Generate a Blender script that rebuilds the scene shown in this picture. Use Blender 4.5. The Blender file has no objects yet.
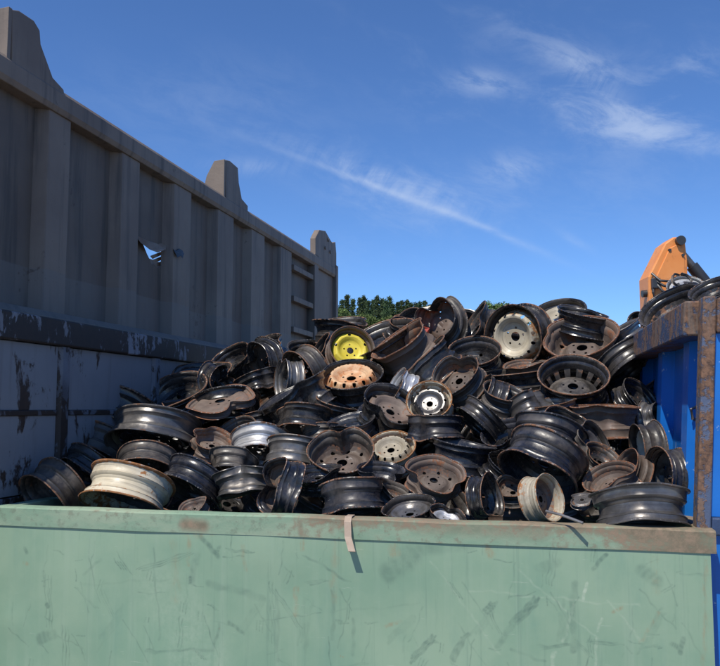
import bpy, bmesh, math, random
import numpy as np
from mathutils import Vector, Matrix
R = math.radians
random.seed(7); np.random.seed(7)
S = bpy.context.scene
COL = S.collection

# ------------------------------------------------------------------ camera
H = 2.05                       # camera height (m)
F = 800.0                      # focal length in photo pixels (720 x 666)
PITCH = math.atan(75 / F)
cam = bpy.data.cameras.new('camera'); cam.sensor_width = 36; cam.lens = F / 720 * 36
cam.clip_start = 0.05; cam.clip_end = 3000
camo = bpy.data.objects.new('camera', cam); COL.objects.link(camo)
camo.location = (0, 0, H); camo.rotation_euler = (math.pi / 2 + PITCH, 0, 0)
S.camera = camo
FWD = Vector((0, math.cos(PITCH), math.sin(PITCH)))
UP = Vector((0, -math.sin(PITCH), math.cos(PITCH)))
RT = Vector((1, 0, 0)); CAM = Vector((0, 0, H))
def ray(px, py): return RT * ((px - 360) / F) + UP * ((333 - py) / F) + FWD
def at_y(px, py, Y):
    r = ray(px, py); return CAM + r * (Y / r.y)

# ------------------------------------------------------------------ light, sky, exposure
TOSUN = Vector((-0.283, -0.453, 0.845)).normalized()
sun = bpy.data.lights.new('sun', 'SUN'); sun.energy = 5.0; sun.angle = R(0.53); sun.color = (1.0, 0.94, 0.84)
suno = bpy.data.objects.new('sun', sun); COL.objects.link(suno)
suno.rotation_euler = TOSUN.to_track_quat('Z', 'Y').to_euler()
suno.location = (-6, -8, 12)
S.view_settings.view_transform = 'Standard'; S.view_settings.look = 'None'
S.view_settings.gamma = 1; S.view_settings.use_curve_mapping = False
S.view_settings.exposure = 0.0
S.cycles.max_bounces = 6; S.cycles.diffuse_bounces = 3; S.cycles.glossy_bounces = 3

class NT:
    """small helper for node trees"""
    def __init__(s, tree): s.t = tree; s.n = tree.nodes; s.l = tree.links
    def node(s, typ, **kw):
        nd = s.n.new(typ)
        for k, v in kw.items(): setattr(nd, k, v)
        return nd
    def put(s, sock, v):
        if isinstance(v, bpy.types.NodeSocket): s.l.new(v, sock)
        elif v is not None: sock.default_value = v
    def math(s, op, a, b=None, c=None, clamp=False):
        nd = s.node('ShaderNodeMath', operation=op, use_clamp=clamp)
        s.put(nd.inputs[0], a); s.put(nd.inputs[1], b); s.put(nd.inputs[2], c)
        return nd.outputs[0]
    def vmath(s, op, a, b=None, scale=None):
        nd = s.node('ShaderNodeVectorMath', operation=op)
        s.put(nd.inputs[0], a)
        if b is not None: s.put(nd.inputs[1], b)
        if scale is not None: s.put(nd.inputs['Scale'], scale)
        return nd.outputs['Value'] if op in ('DOT_PRODUCT', 'LENGTH', 'DISTANCE') else nd.outputs[0]
    def noise(s, vec, scale, detail=4, rough=0.55, dist=0.0):
        nd = s.node('ShaderNodeTexNoise'); s.put(nd.inputs['Vector'], vec)
        nd.inputs['Scale'].default_value = scale; nd.inputs['Detail'].default_value = detail
        nd.inputs['Roughness'].default_value = rough; nd.inputs['Distortion'].default_value = dist
        return nd.outputs[0]
    def ramp(s, f, a, b, lo=0.0, hi=1.0):
        nd = s.node('ShaderNodeMapRange', interpolation_type='SMOOTHSTEP')
        s.put(nd.inputs[0], f); nd.inputs[1].default_value = a; nd.inputs[2].default_value = b
        nd.inputs[3].default_value = lo; nd.inputs[4].default_value = hi
        return nd.outputs[0]
    def mix(s, f, a, b):
        nd = s.node('ShaderNodeMix', data_type='RGBA')
        s.put(nd.inputs[0], f)
        for sk, v in ((nd.inputs[6], a), (nd.inputs[7], b)):
            if isinstance(v, (tuple, list)): v = (*v[:3], 1)
            s.put(sk, v)
        return nd.outputs[2]
    def mapping(s, vec, scale=(1, 1, 1), loc=(0, 0, 0), rot=(0, 0, 0)):
        nd = s.node('ShaderNodeMapping'); s.put(nd.inputs[0], vec)
        nd.inputs[1].default_value = loc; nd.inputs[2].default_value = rot; nd.inputs[3].default_value = scale
        return nd.outputs[0]

W = bpy.data.worlds.new('World'); S.world = W; W.use_nodes = True
W.cycles.sampling_method = 'MANUAL'; W.cycles.sample_map_resolution = 256
w = NT(W.node_tree); w.n.clear()
sky = w.node('ShaderNodeTexSky', sky_type='NISHITA', sun_disc=False)
sky.sun_elevation = math.asin(TOSUN.z); sky.sun_rotation = math.atan2(TOSUN.x, TOSUN.y)
sky.air_density = 1.0; sky.dust_density = 0.0; sky.ozone_density = 3.5; sky.altitude = 1500
tc = w.node('ShaderNodeTexCoord').outputs['Generated']
sep = w.node('ShaderNodeSeparateXYZ'); w.put(sep.inputs[0], tc)
zz = w.math('ADD', w.math('MAXIMUM', sep.outputs[2], 0.0), 0.12)
pl = w.node('ShaderNodeCombineXYZ')
w.put(pl.inputs[0], w.math('DIVIDE', sep.outputs[0], zz)); w.put(pl.inputs[1], w.math('DIVIDE', sep.outputs[1], zz))
plv = pl.outputs[0]
def streaky(ang, along, across):
    ca, sa = math.cos(R(ang)), math.sin(R(ang)); q = w.node('ShaderNodeCombineXYZ')
    w.put(q.inputs[0], w.vmath('DOT_PRODUCT', tc, (ca * along, 0, sa * along))); w.put(q.inputs[1], w.vmath('DOT_PRODUCT', tc, (-sa * across, 0, ca * across))); w.put(q.inputs[2], w.vmath('DOT_PRODUCT', tc, (0, along, 0)))
    return q.outputs[0]
fib = w.noise(streaky(62, 10, 42), 1.0, 6, 0.66, 0.8)
puff = w.noise(streaky(-16, 12, 27), 1.0, 8, 0.66, 0.35)
big = w.noise(plv, 0.55, 3, 0.5)
tot = w.math('MULTIPLY', w.ramp(puff, 0.48, 0.82), w.ramp(big, 0.46, 0.68))
tot = w.math('MULTIPLY', tot, 0.28)
def blob(x1, y1, x2, y2, wid, amp, tex, lo, hi):
    """a wisp between two sky directions (great-circle segment with soft ends)"""
    global tot
    a = ray(x1, y1).normalized(); b = ray(x2, y2).normalized()
    c = ((a + b) / 2).normalized(); t = (b - a); ln = t.length / 2; t = t.normalized(); t = (t - c * t.dot(c)).normalized()
    n = c.cross(t).normalized()
    u = w.math('DIVIDE', w.vmath('DOT_PRODUCT', tc, tuple(t)), ln)
    v = w.math('DIVIDE', w.vmath('DOT_PRODUCT', tc, tuple(n)), wid / F)
    front = w.ramp(w.vmath('DOT_PRODUCT', tc, tuple(c)), 0.3, 0.6)
    q = w.math('ADD', w.math('POWER', w.math('ABSOLUTE', u), 2.0), w.math('POWER', w.math('ABSOLUTE', v), 2.0))
    g = w.math('EXPONENT', w.math('MULTIPLY', q, -1.0))
    g = w.math('MULTIPLY', w.math('MULTIPLY', g, amp), w.math('MULTIPLY', w.ramp(tex, lo, hi), front))
    tot = w.math('ADD', tot, g)
blob(285, 152, 470, 222, 3.2, 0.50, puff, 0.10, 0.55)
blob(300, 148, 470, 212, 11, 0.40, fib, 0.34, 0.66)
blob(300, 158, 470, 215, 28, 0.34, puff, 0.36, 0.66)
blob(430, 203, 550, 256, 3.5, 0.42, puff, 0.1, 0.6)
blob(540, 95, 700, 120, 30, 0.34, puff, 0.42, 0.68)
blob(600, 130, 740, 145, 9, 0.42, puff, 0.32, 0.62)
blob(560, 60, 630, 105, 12, 0.34, fib, 0.36, 0.66)
blob(640, 95, 740, 85, 14, 0.34, puff, 0.40, 0.66)
blob(395, 90, 480, 100, 30, 0.16, puff, 0.42, 0.7)
blob(560, 232, 590, 250, 4, 0.30, puff, 0.2, 0.6)
blob(455, 78, 515, 86, 10, 0.62, puff, 0.30, 0.56)
blob(535, 45, 620, 75, 13, 0.50, puff, 0.36, 0.62)
blob(530, 105, 720, 138, 16, 0.40, puff, 0.34, 0.64)
blob(660, 65, 730, 55, 12, 0.40, puff, 0.34, 0.62)
blob(475, 172, 540, 168, 14, 0.6, puff, 0.30, 0.56)
blob(210, 165, 290, 168, 8, 0.30, fib, 0.3, 0.6)
blob(90, 100, 330, 110, 40, 0.16, puff, 0.34, 0.7)
blob(500, 190, 700, 180, 45, 0.16, puff, 0.34, 0.7)
blob(480, 20, 560, 40, 26, 0.20, puff, 0.38, 0.7)
tot = w.math('MINIMUM', w.math('MULTIPLY', tot, 0.52), 0.8)
SKYGAIN = 1.0
cloudcol = (6.2, 7.2, 8.9)
skyt = w.vmath('MULTIPLY', sky.outputs[0], (0.82, 1.12, 1.50))
skycol = w.mix(tot, skyt, cloudcol)
bg = w.node('ShaderNodeBackground'); w.put(bg.inputs[0], skycol); bg.inputs[1].default_value = 0.105
out = w.node('ShaderNodeOutputWorld'); w.put(out.inputs[0], bg.outputs[0])

# ------------------------------------------------------------------ object helpers
def tag(o, label=None, cat=None, group=None, kind=None):
    if label: o['label'] = label
    if cat: o['category'] = cat
    if group: o['group'] = group
    if kind: o['kind'] = kind
    return o
def empty(name, loc=(0, 0, 0), rz=0.0):
    o = bpy.data.objects.new(name, None); COL.objects.link(o)
    o.location = loc; o.rotation_euler = (0, 0, rz); o.empty_display_size = 0.1
    return o
def obj(name, me, parent=None):
    o = bpy.data.objects.new(name, me); COL.objects.link(o)
    if parent: o.parent = parent
    return o
class MB:
    """collects faces; build() makes one mesh object"""
    def __init__(s): s.v = []; s.f = []
    def add(s, vs, fs):
        k = len(s.v); s.v += [tuple(p) for p in vs]; s.f += [tuple(i + k for i in f) for f in fs]; return s
    def box(s, x0, x1, y0, y1, z0, z1):
        vs = [(x, y, z) for z in (z0, z1) for y in (y0, y1) for x in (x0, x1)]
        return s.add(vs, [(0, 2, 3, 1), (4, 5, 7, 6), (0, 1, 5, 4), (2, 6, 7, 3), (0, 4, 6, 2), (1, 3, 7, 5)])
    def prism(s, poly, ax, d0, d1):
        """poly: 2-D outline, extruded along axis ax from d0 to d1"""
        def P(p, d): return (d, p[0], p[1]) if ax == 0 else ((p[0], d, p[1]) if ax == 1 else (p[0], p[1], d))
        n = len(poly); vs = [P(p, d0) for p in poly] + [P(p, d1) for p in poly]
        fs = [tuple(range(n - 1, -1, -1)), tuple(range(n, 2 * n))] + [(i, (i + 1) % n, n + (i + 1) % n, n + i) for i in range(n)]
        return s.add(vs, fs)
    def tube(s, pts, r, seg=8):
        pts = [Vector(p) for p in pts]; rings = []
        for i, p in enumerate(pts):
            d = (pts[min(i + 1, len(pts) - 1)] - pts[max(i - 1, 0)]).normalized()
            a = d.cross(Vector((0, 0, 1)));  a = a.normalized() if a.length > 1e-3 else Vector((1, 0, 0)); b = d.cross(a)
            rr = r[i] if isinstance(r, (list, tuple)) else r
            rings.append([p + (a * math.cos(2 * math.pi * k / seg) + b * math.sin(2 * math.pi * k / seg)) * rr for k in range(seg)])
        vs = [q for g in rings for q in g]; fs = []
        for i in range(len(pts) - 1):
            for k in range(seg):
                fs.append((i * seg + k, i * seg + (k + 1) % seg, (i + 1) * seg + (k + 1) % seg, (i + 1) * seg + k))
        fs.append(tuple(range(seg - 1, -1, -1))); fs.append(tuple((len(pts) - 1) * seg + k for k in range(seg)))
        return s.add(vs, fs)
    def mesh(s, name, mat, smooth=False):
        me = bpy.data.meshes.new(name); me.from_pydata(s.v, [], s.f)
        bm = bmesh.new(); bm.from_mesh(me); bmesh.ops.recalc_face_normals(bm, faces=bm.faces); bm.to_mesh(me); bm.free()
        if mat: me.materials.append(mat)
        if smooth: smooth_mesh(me)
        return me
    def build(s, name, mat, parent=None, bevel=0.0, smooth=False):
        o = obj(name, s.mesh(name, mat, smooth), parent)
        if bevel:
            m = o.modifiers.new('bevel', 'BEVEL'); m.width = bevel; m.segments = 2; m.limit_method = 'ANGLE'; m.angle_limit = R(40)
        return o
def smooth_mesh(me, ang=42):
    me.polygons.foreach_set('use_smooth', [True] * len(me.polygons)); me.set_sharp_from_angle(angle=R(ang)); me.update()

# ------------------------------------------------------------------ materials
def material(name):
    m = bpy.data.materials.new(name); m.use_nodes = True
    t = NT(m.node_tree); b = t.n['Principled BSDF']
    return m, t, b
def bump(t, b, h, strength=0.3, dist=0.01):
    nd = t.node('ShaderNodeBump'); nd.inputs['Strength'].default_value = strength; nd.inputs['Distance'].default_value = dist
    t.put(nd.inputs['Height'], h); t.put(b.inputs['Normal'], nd.outputs[0])
def coords(t): return t.node('ShaderNodeTexCoord').outputs['Object']
def segmask(t, P, segs):
    """max of soft line segments; segs: (A, B, half width, soft, strength) in local metres"""
    tot = None
    for A, B, wd, soft, st in segs:
        A = Vector(A); B = Vector(B); d = B - A; L2 = max(d.length_squared, 1e-8)
        q = t.vmath('SUBTRACT', P, tuple(A))
        h = t.math('MULTIPLY', t.vmath('DOT_PRODUCT', q, tuple(d / L2)), 1.0, clamp=True)
        nd = t.node('ShaderNodeVectorMath', operation='SCALE'); nd.inputs[0].default_value = tuple(d); t.put(nd.inputs['Scale'], h)
        ds = t.vmath('DISTANCE', q, nd.outputs[0])
        m = t.ramp(ds, wd, wd + soft, st, 0.0)
        tot = m if tot is None else t.math('MAXIMUM', tot, m)
    return tot

def wheel_paint(name, base, base2, rust=(0.105, 0.055, 0.032), rough=0.32, rust_amt=0.5, dust=0.35, metal=0.0, edge=1.0, spec=0.5):
    m, t, b = material(name)
    P = coords(t)
    oi = t.node('ShaderNodeObjectInfo').outputs['Random']
    off = t.node('ShaderNodeCombineXYZ'); t.put(off.inputs[0], t.math('MULTIPLY', oi, 37.0)); t.put(off.inputs[1], t.math('MULTIPLY', oi, 19.0))
    Q = t.vmath('ADD', P, off.outputs[0])
    n1 = t.noise(Q, 9, 6, 0.62); n2 = t.noise(Q, 42, 5, 0.68); n3 = t.noise(Q, 4.0, 4, 0.6)
    wear = t.node('ShaderNodeAttribute', attribute_name='wear').outputs['Fac']
    # the paint itself varies a little from wheel to wheel
    hv = t.math('ADD', .75, t.math('MULTIPLY', t.math('FRACT', t.math('MULTIPLY', oi, 7.31)), .6))
    c = t.vmath('SCALE', t.mix(t.ramp(n1, 0.35, 0.7), base, base2), scale=hv)
    # dry dust and brake dirt film in blotches
    dm = t.math('MULTIPLY', t.ramp(t.math('ADD', t.math('MULTIPLY', n3, .75), t.math('MULTIPLY', n2, .25)), 0.42, 0.64), dust)
    c = t.mix(dm, c, (0.155, 0.132, 0.112))
    # grime rings around the barrel where the tyre sat
    sp = t.node('ShaderNodeSeparateXYZ'); t.put(sp.inputs[0], P)
    ring = t.noise(t.mapping(P, (2.5, 2.5, 150)), 1.0, 3, .6)
    c = t.mix(t.math('MULTIPLY', t.ramp(ring, .5, .72), .35 + .25 * dust), c, (0.055, 0.046, 0.040))
    # rust: patches plus worn flange lips, much more on some wheels than on others
    ea = t.math('MULTIPLY', wear, t.math('MULTIPLY', t.math('ADD', .25, t.math('MULTIPLY', t.math('FRACT', t.math('MULTIPLY', oi, 3.77)), 1.0)), 0.26 * edge))
    rr = t.math('ADD', t.math('ADD', t.math('MULTIPLY', n1, 0.55), t.math('MULTIPLY', n2, 0.45)), ea)
    thr = 0.775 - 0.30 * rust_amt
    rm = t.ramp(rr, thr, thr + 0.09)
    rc = t.mix(t.ramp(n2, 0.35, 0.68), rust, (rust[0] * 2.0, rust[1] * 1.8, rust[2] * 1.6))
    c = t.mix(rm, c, rc)
    # bare scratched steel: on the lips and as fine scratches along the barrel
    sc = t.math('MULTIPLY', t.ramp(t.noise(Q, 70, 3, 0.7), 0.56, 0.66), t.ramp(wear, 0.35, 0.9))
    s2 = t.ramp(t.noise(t.mapping(Q, (7, 7, 120), rot=(.25, .1, 0)), 1.0, 4, .7), .66, .70)
    sc = t.math('MAXIMUM', t.math('MULTIPLY', sc, .6), t.math('MULTIPLY', s2, .45))
    c = t.mix(sc, c, (0.40, 0.37, 0.345))
    t.put(b.inputs['Base Color'], c)
    ro = t.math('ADD', t.math('ADD', rough, t.math('MULTIPLY', rm, 0.40)), t.math('ADD', t.math('MULTIPLY', dm, 0.5), t.math('MULTIPLY', t.ramp(n2, .4, .7), .10)))
    t.put(b.inputs['Roughness'], t.math('MINIMUM', ro, 0.95))
    b.inputs['Metallic'].default_value = metal; b.inputs['Specular IOR Level'].default_value = spec
    bump(t, b, t.math('ADD', t.math('ADD', n2, t.math('MULTIPLY', n1, 0.8)), t.math('MULTIPLY', rm, 0.4)), 0.17, 0.003)
    return m
FIN = {
    'K': wheel_paint('wheel_black_paint', (0.009, 0.009, 0.010), (0.022, 0.022, 0.024), rough=0.19, rust_amt=0.36, dust=0.30),
    'W': wheel_paint('wheel_worn_black', (0.022, 0.020, 0.019), (0.050, 0.044, 0.040), rough=0.34, rust_amt=0.52, dust=0.60),
    'G': wheel_paint('wheel_grey_paint', (0.12, 0.115, 0.113), (0.22, 0.21, 0.20), rough=0.28, rust_amt=0.40, dust=0.35, metal=.6),
    'S': wheel_paint('wheel_silver_paint', (0.36, 0.36, 0.365), (0.50, 0.50, 0.51), rough=0.36, rust_amt=0.46, dust=0.40, metal=0.55),
    'C': wheel_paint('wheel_cream_paint', (0.42, 0.36, 0.255), (0.50, 0.45, 0.345), rust=(0.17, 0.078, 0.03), rough=0.42, rust_amt=0.70, dust=0.45),
    'R': wheel_paint('wheel_brown_rust', (0.082, 0.056, 0.043), (0.145, 0.105, 0.082), rust=(0.11, 0.052, 0.03), rough=0.52, rust_amt=0.70, dust=0.4),
    'O': wheel_paint('wheel_orange_rust', (0.50, 0.33, 0.19), (0.38, 0.155, 0.055), rust=(0.22, 0.08, 0.026), rough=0.55, rust_amt=0.85, dust=0.1),
    'Y': wheel_paint('wheel_yellow_paint', (0.72, 0.56, 0.035), (0.78, 0.64, 0.07), rust=(0.16, 0.08, 0.03), rough=0.5, rust_amt=0.30, dust=0.1),
    'A': wheel_paint('wheel_alloy', (0.55, 0.55, 0.54), (0.62, 0.62, 0.60), rough=0.35, rust_amt=0.2, dust=0.35, metal=0.7),
    'B': wheel_paint('wheel_bluish_black', (0.009, 0.011, 0.017), (0.024, 0.027, 0.038), rough=0.25, rust_amt=0.28, dust=0.32),
}

def steel(name, base, base2, rust_amt=0.4, rust=(0.12, 0.055, 0.028), rough=0.5, scale=1.0, dirt=(0.05, 0.045, 0.04), dirt_amt=0.4, streak=0.5, bmp=0.25):
    m, t, b = material(name); P = coords(t)
    n1 = t.noise(P, 2.2 * scale, 6, 0.6); n2 = t.noise(P, 17 * scale, 6, 0.65)
    st = t.noise(t.mapping(P, (9, 9, 0.7)), 1.6 * scale, 5, 0.6)
    c = t.mix(t.ramp(n1, 0.35, 0.68), base, base2)
    c = t.mix(t.math('MULTIPLY', t.ramp(st, 0.45, 0.75), streak * dirt_amt), c, dirt)
    c = t.mix(t.math('MULTIPLY', t.ramp(t.noise(P, 1.1 * scale, 5, 0.6), 0.48, 0.75), dirt_amt), c, dirt)
    rr = t.math('ADD', t.math('MULTIPLY', n1, 0.55), t.math('MULTIPLY', n2, 0.45))
    thr = 0.80 - 0.34 * rust_amt
    rm = t.ramp(rr, thr, thr + 0.06)
    rc = t.mix(t.ramp(n2, 0.35, 0.7), rust, (rust[0] * 2.1, rust[1] * 1.8, rust[2] * 1.4))
    c = t.mix(rm, c, rc)
    t.put(b.inputs['Base Color'], c)
    t.put(b.inputs['Roughness'], t.math('ADD', rough, t.math('MULTIPLY', rm, 0.35), clamp=True))
    bump(t, b, t.math('ADD', n2, t.math('MULTIPLY', rm, -0.5)), bmp, 0.004)
    return m

# ------------------------------------------------------------------ the yard frame: a along the green front, b away from the camera
F0 = Vector((-1.675, 3.72)); F1 = Vector((1.30, 3.0)); E1 = (F1 - F0).normalized(); GW = (F1 - F0).length
E2 = Vector((-E1.y, E1.x)); RZ = math.atan2(E1.y, E1.x)
def hit(px, py, a=None, b=None):
    """local (a, b, z) of a photo pixel on the plane a = const or b = const of the yard frame"""
    r = ray(px, py); ca = (Vector((0, 0)) - F0).dot(E1); cb = (Vector((0, 0)) - F0).dot(E2)
    ra = r.x * E1.x + r.y * E1.y; rb = r.x * E2.x + r.y * E2.y
    k = (a - ca) / ra if a is not None else (b - cb) / rb
    return Vector((ca + ra * k, cb + rb * k, H + r.z * k))
ORG = (F0.x, F0.y, 0)

# ground
m, t, b = material('yard_concrete'); P = coords(t)
c = t.mix(t.ramp(t.noise(P, 0.35, 6, 0.6), 0.35, 0.65), (0.20, 0.185, 0.16), (0.29, 0.27, 0.24))
c = t.mix(t.ramp(t.noise(P, 2.4, 6, 0.65), 0.52, 0.72), c, (0.10, 0.085, 0.07))
t.put(b.inputs['Base Color'], c); b.inputs['Roughness'].default_value = 0.9; bump(t, b, t.noise(P, 30, 6, 0.7), 0.4, 0.01)
g = MB(); g.add([(-900, -400, 0), (900, -400, 0), (900, 1400, 0), (-900, 1400, 0)], [(0, 1, 2, 3)])
tag(g.build('ground', m), 'pale dusty yard ground under the containers', kind='structure')

# ------------------------------------------------------------------ green container
ZT = hit(0, 508.5, b=0).z; ZB = (hit(0, 525.5, b=0).z + hit(706, 552.5, b=0).z) / 2
GH = (ZT + hit(706, 527.5, b=0).z) / 2
green = empty('green_container', ORG, RZ)
tag(green, 'green painted steel container full of scrap wheels in the foreground', 'container')
m, t, b = material('green_paint'); P = coords(t)
Pn = t.node('ShaderNodeTexNoise'); Pn.inputs['Scale'].default_value = 14; t.put(Pn.inputs['Vector'], P); Pn.inputs['Detail'].default_value = 4
Pw = t.vmath('ADD', P, t.vmath('SCALE', t.vmath('SUBTRACT', Pn.outputs['Color'], (0.5, 0.5, 0.5)), scale=0.035))
def L(px, py):
    q = hit(px, py, b=0); return (q.x, 0, q.z)
mmpx = 1 / 235.0
def sg(x1, y1, x2, y2, wpx, soft=2.0, st=1.0): return (L(x1, y1), L(x2, y2), wpx * mmpx * 0.5, soft * mmpx, st)
def attr(n): return t.node('ShaderNodeAttribute', attribute_name=n).outputs['Fac']
dark = [sg(200, 535, 217, 556, 2.5, 3, .9), sg(217, 556, 219, 548, 1.5, 2, .7), sg(198, 556, 191, 582, 3, 4, .45), sg(153, 548, 160, 640, .4, 1.3, .45),
        sg(190, 578, 190, 583, 2, 2, .9), sg(210, 583, 262, 598, 2.5, 4, .4), sg(40, 640, 52, 634, 6, 4, .55), sg(146, 651, 214, 650, .8, 1.8, .5),
        sg(215, 648, 219, 625, 1, 1.6, .5), sg(228, 622, 242, 631, 2, 2, .6), sg(25, 548, 27, 551, 2, 2, .9), sg(46, 605, 47, 607, 3, 2, .8),
        sg(45, 586, 44, 572, 1, 1.5, .5), sg(390, 573, 412, 556, 8, 9, .55), sg(405, 552, 440, 545, 5, 7, .45), sg(400, 550, 470, 545, 3, 7, .35),
        sg(497, 645, 512, 625, 2, 3, .5), 
        sg(573, 650, 574, 585, 2.5, 3, .55), sg(540, 568, 557, 561, 4, 4, .35), sg(594, 570, 606, 556, 1.5, 1.5, .8), sg(680, 652, 685, 640, 2, 2, .7), sg(672, 645, 678, 648, 2, 2, .7),
        sg(640, 570, 655, 582, 5, 5, .5), sg(277, 596, 278, 660, 1, 2, .35), sg(305, 600, 304, 650, 1, 2, .3), sg(332, 590, 333, 640, 1.2, 2, .45), sg(352, 620, 353, 655, 1, 2, .35),
        sg(80, 585, 170, 579, .5, 1.5, .16), sg(330, 612, 420, 604, .4, 1.5, .16), sg(510, 650, 545, 660, 1, 1.5, .4), sg(100, 560, 85, 575, 1, 2, .3)]
def stroke(x1, y1, x2, y2, wpx, n, st):
    r_ = random.Random(int(x1)); dx, dy = x2 - x1, y2 - y1; l = math.hypot(dx, dy)
    for k in range(n):
        o = (k / max(n - 1, 1) - .5) * wpx; u0 = r_.uniform(0, .28); u1 = r_.uniform(.72, 1); ox, oy = -dy / l * o, dx / l * o
        dark.append(sg(x1 + dx * u0 + ox, y1 + dy * u0 + oy, x1 + dx * u1 + ox, y1 + dy * u1 + oy, r_.uniform(.4, 1.4), 1.6, st * r_.uniform(.6, 1)))
for q_ in ((486, 613, 495, 603, 6, 4, .8), (508, 630, 539, 595, 6, 5, .9), (409, 664, 437, 631, 6, 5, .9), (451, 660, 469, 633, 4, 3, .85), (470, 640, 500, 600, 5, 3, .35), (380, 650, 420, 612, 4, 3, .3), (560, 650, 566, 600, 8, 4, .35), (300, 655, 308, 598, 9, 4, .3), (236, 640, 262, 600, 5, 3, .3), (640, 655, 668, 600, 6, 3, .35), (95, 650, 130, 600, 5, 3, .22)): stroke(*q_)
rs = random.Random(5)
for k in range(150):            # fine handling scratches, mostly steep, some in parallel bundles
    x = rs.uniform(5, 700); y = rs.uniform(545, 690); ln = rs.choice((8, 14, 25, 45)) * rs.uniform(.6, 1.3); an = rs.choice((rs.gauss(-1.0, .25), rs.gauss(1.45, .15), rs.gauss(0.05, .2)))
    for j in range(rs.choice((1, 1, 1, 2, 3))):
        dark.append(sg(x + j * 3, y + j, x + j * 3 + math.cos(an) * ln, y + j - math.sin(an) * ln, .15, .9, rs.uniform(.25, .8)))
rustl = [sg(188, 527, 200, 530, 3, 9, .9), sg(180, 530, 215, 531, 1, 6, .7), sg(190, 530, 190, 565, 1, 3, .6), sg(244, 545, 246, 570, 1.5, 3, .5), sg(296, 590, 296, 615, 2, 3, .55),
         sg(335, 540, 334, 600, 2, 5, .4), sg(302, 535, 303, 548, 1.5, 3, .7), sg(488, 548, 490, 552, 4, 5, .7), sg(386, 627, 400, 622, 1.5, 2, .8), sg(705, 560, 704, 666, .5, 3, .6),
         sg(612, 612, 622, 608, 1, 2, .7), sg(640, 640, 660, 612, .8, 2, .5), sg(393, 548, 395, 553, 4, 5, .6), sg(25, 562, 28, 565, 1.5, 2, .8), sg(175, 545, 176, 600, 2, 6, .3), sg(655, 560, 656, 590, 1, 5, .3)]
pale = [sg(582, 600, 586, 583, 1.4, 1.2, .9), sg(553, 666, 555, 652, 1.5, 2, .6), sg(594, 666, 597, 640, .8, 1.6, .5), sg(599, 632, 601, 618, .8, 1.2, .5), sg(575, 605, 562, 640, 1, 1.5, .35),
        sg(160, 590, 205, 660, 22, 30, .22), sg(185, 610, 190, 666, 18, 26, .25), sg(606, 600, 640, 640, .6, 1.2, .35), sg(470, 590, 640, 606, .5, 1.2, .3), sg(520, 570, 600, 640, .5, 1.2, .3), sg(430, 560, 500, 655, .5, 1.2, .25)]
n1 = t.noise(P, 1.6, 6, 0.6); n2 = t.noise(P, 22, 6, 0.65)
streak = t.noise(t.mapping(P, (11, 11, 0.5)), 1.5, 6, 0.62)
c = t.mix(t.ramp(n1, 0.34, 0.66), (0.185, 0.297, 0.203), (0.250, 0.350, 0.240))
c = t.mix(t.math('MULTIPLY', t.ramp(streak, 0.48, 0.72), 0.42), c, (0.275, 0.365, 0.265))
c = t.mix(t.math('MULTIPLY', t.ramp(t.noise(t.mapping(P, (4, 4, 1.2)), 1.3, 6, 0.65), 0.52, 0.75), 0.38), c, (0.13, 0.25, 0.19))
c = t.mix(t.math('MULTIPLY', attr('pale_mark'), t.ramp(t.noise(P, 40, 4, .7), .35, .6, .25, .8)), c, (0.44, 0.50, 0.38))
# fine random scratches
vor = t.node('ShaderNodeTexVoronoi', feature='DISTANCE_TO_EDGE'); vor.inputs['Scale'].default_value = 2.3
t.put(vor.inputs['Vector'], t.vmath('ADD', P, t.vmath('SCALE', Pn.outputs['Color'], scale=0.22)))
scr = t.math('MULTIPLY', t.ramp(vor.outputs['Distance'], 0.0, 0.008, 1, 0), t.ramp(t.noise(P, 3.1, 3, .5), 0.5, 0.62))
st2 = t.noise(t.mapping(P, (26, 26, .8), loc=(3, 1, 2)), 1.3, 6, .7)
c = t.mix(t.math('MULTIPLY', t.ramp(st2, .54, .70), .38), c, (0.115, 0.20, 0.15))
scl = t.ramp(t.noise(t.mapping(P, (5, 5, 70), rot=(0, .55, 0)), 1.0, 4, .7), .665, .69)
c = t.mix(t.math('MULTIPLY', scl, .4), c, (0.40, 0.46, 0.36))
c = t.mix(t.math('MULTIPLY', attr('dark_mark'), t.ramp(t.noise(t.mapping(P, (1, 1, 1), rot=(0, .6, 0)), 9, 6, .7), 0.36, 0.60, 0.25, 0.75)), c, (0.055, 0.105, 0.085))
rm = t.math('MULTIPLY', attr('rust_mark'), t.ramp(t.noise(t.mapping(P, (3, 3, 1)), 16, 5, .7), 0.36, 0.64, 0.0, 0.62))
spots = t.ramp(t.math('ADD', t.math('MULTIPLY', n2, 0.6), t.math('MULTIPLY', t.noise(P, 5, 4, .6), 0.4)), 0.655, 0.70)
rm = t.math('MAXIMUM', rm, t.math('MULTIPLY', spots, 0.7))
c = t.mix(rm, c, t.mix(n2, (0.22, 0.10, 0.035), (0.36, 0.20, 0.09)))
t.put(b.inputs['Base Color'], c)
t.put(b.inputs['Roughness'], t.math('ADD', 0.50, t.math('MULTIPLY', rm, 0.3)))
bump(t, b, t.math('ADD', n2, t.math('MULTIPLY', n1, 2.0)), 0.12, 0.004)
MGREEN = m
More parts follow.
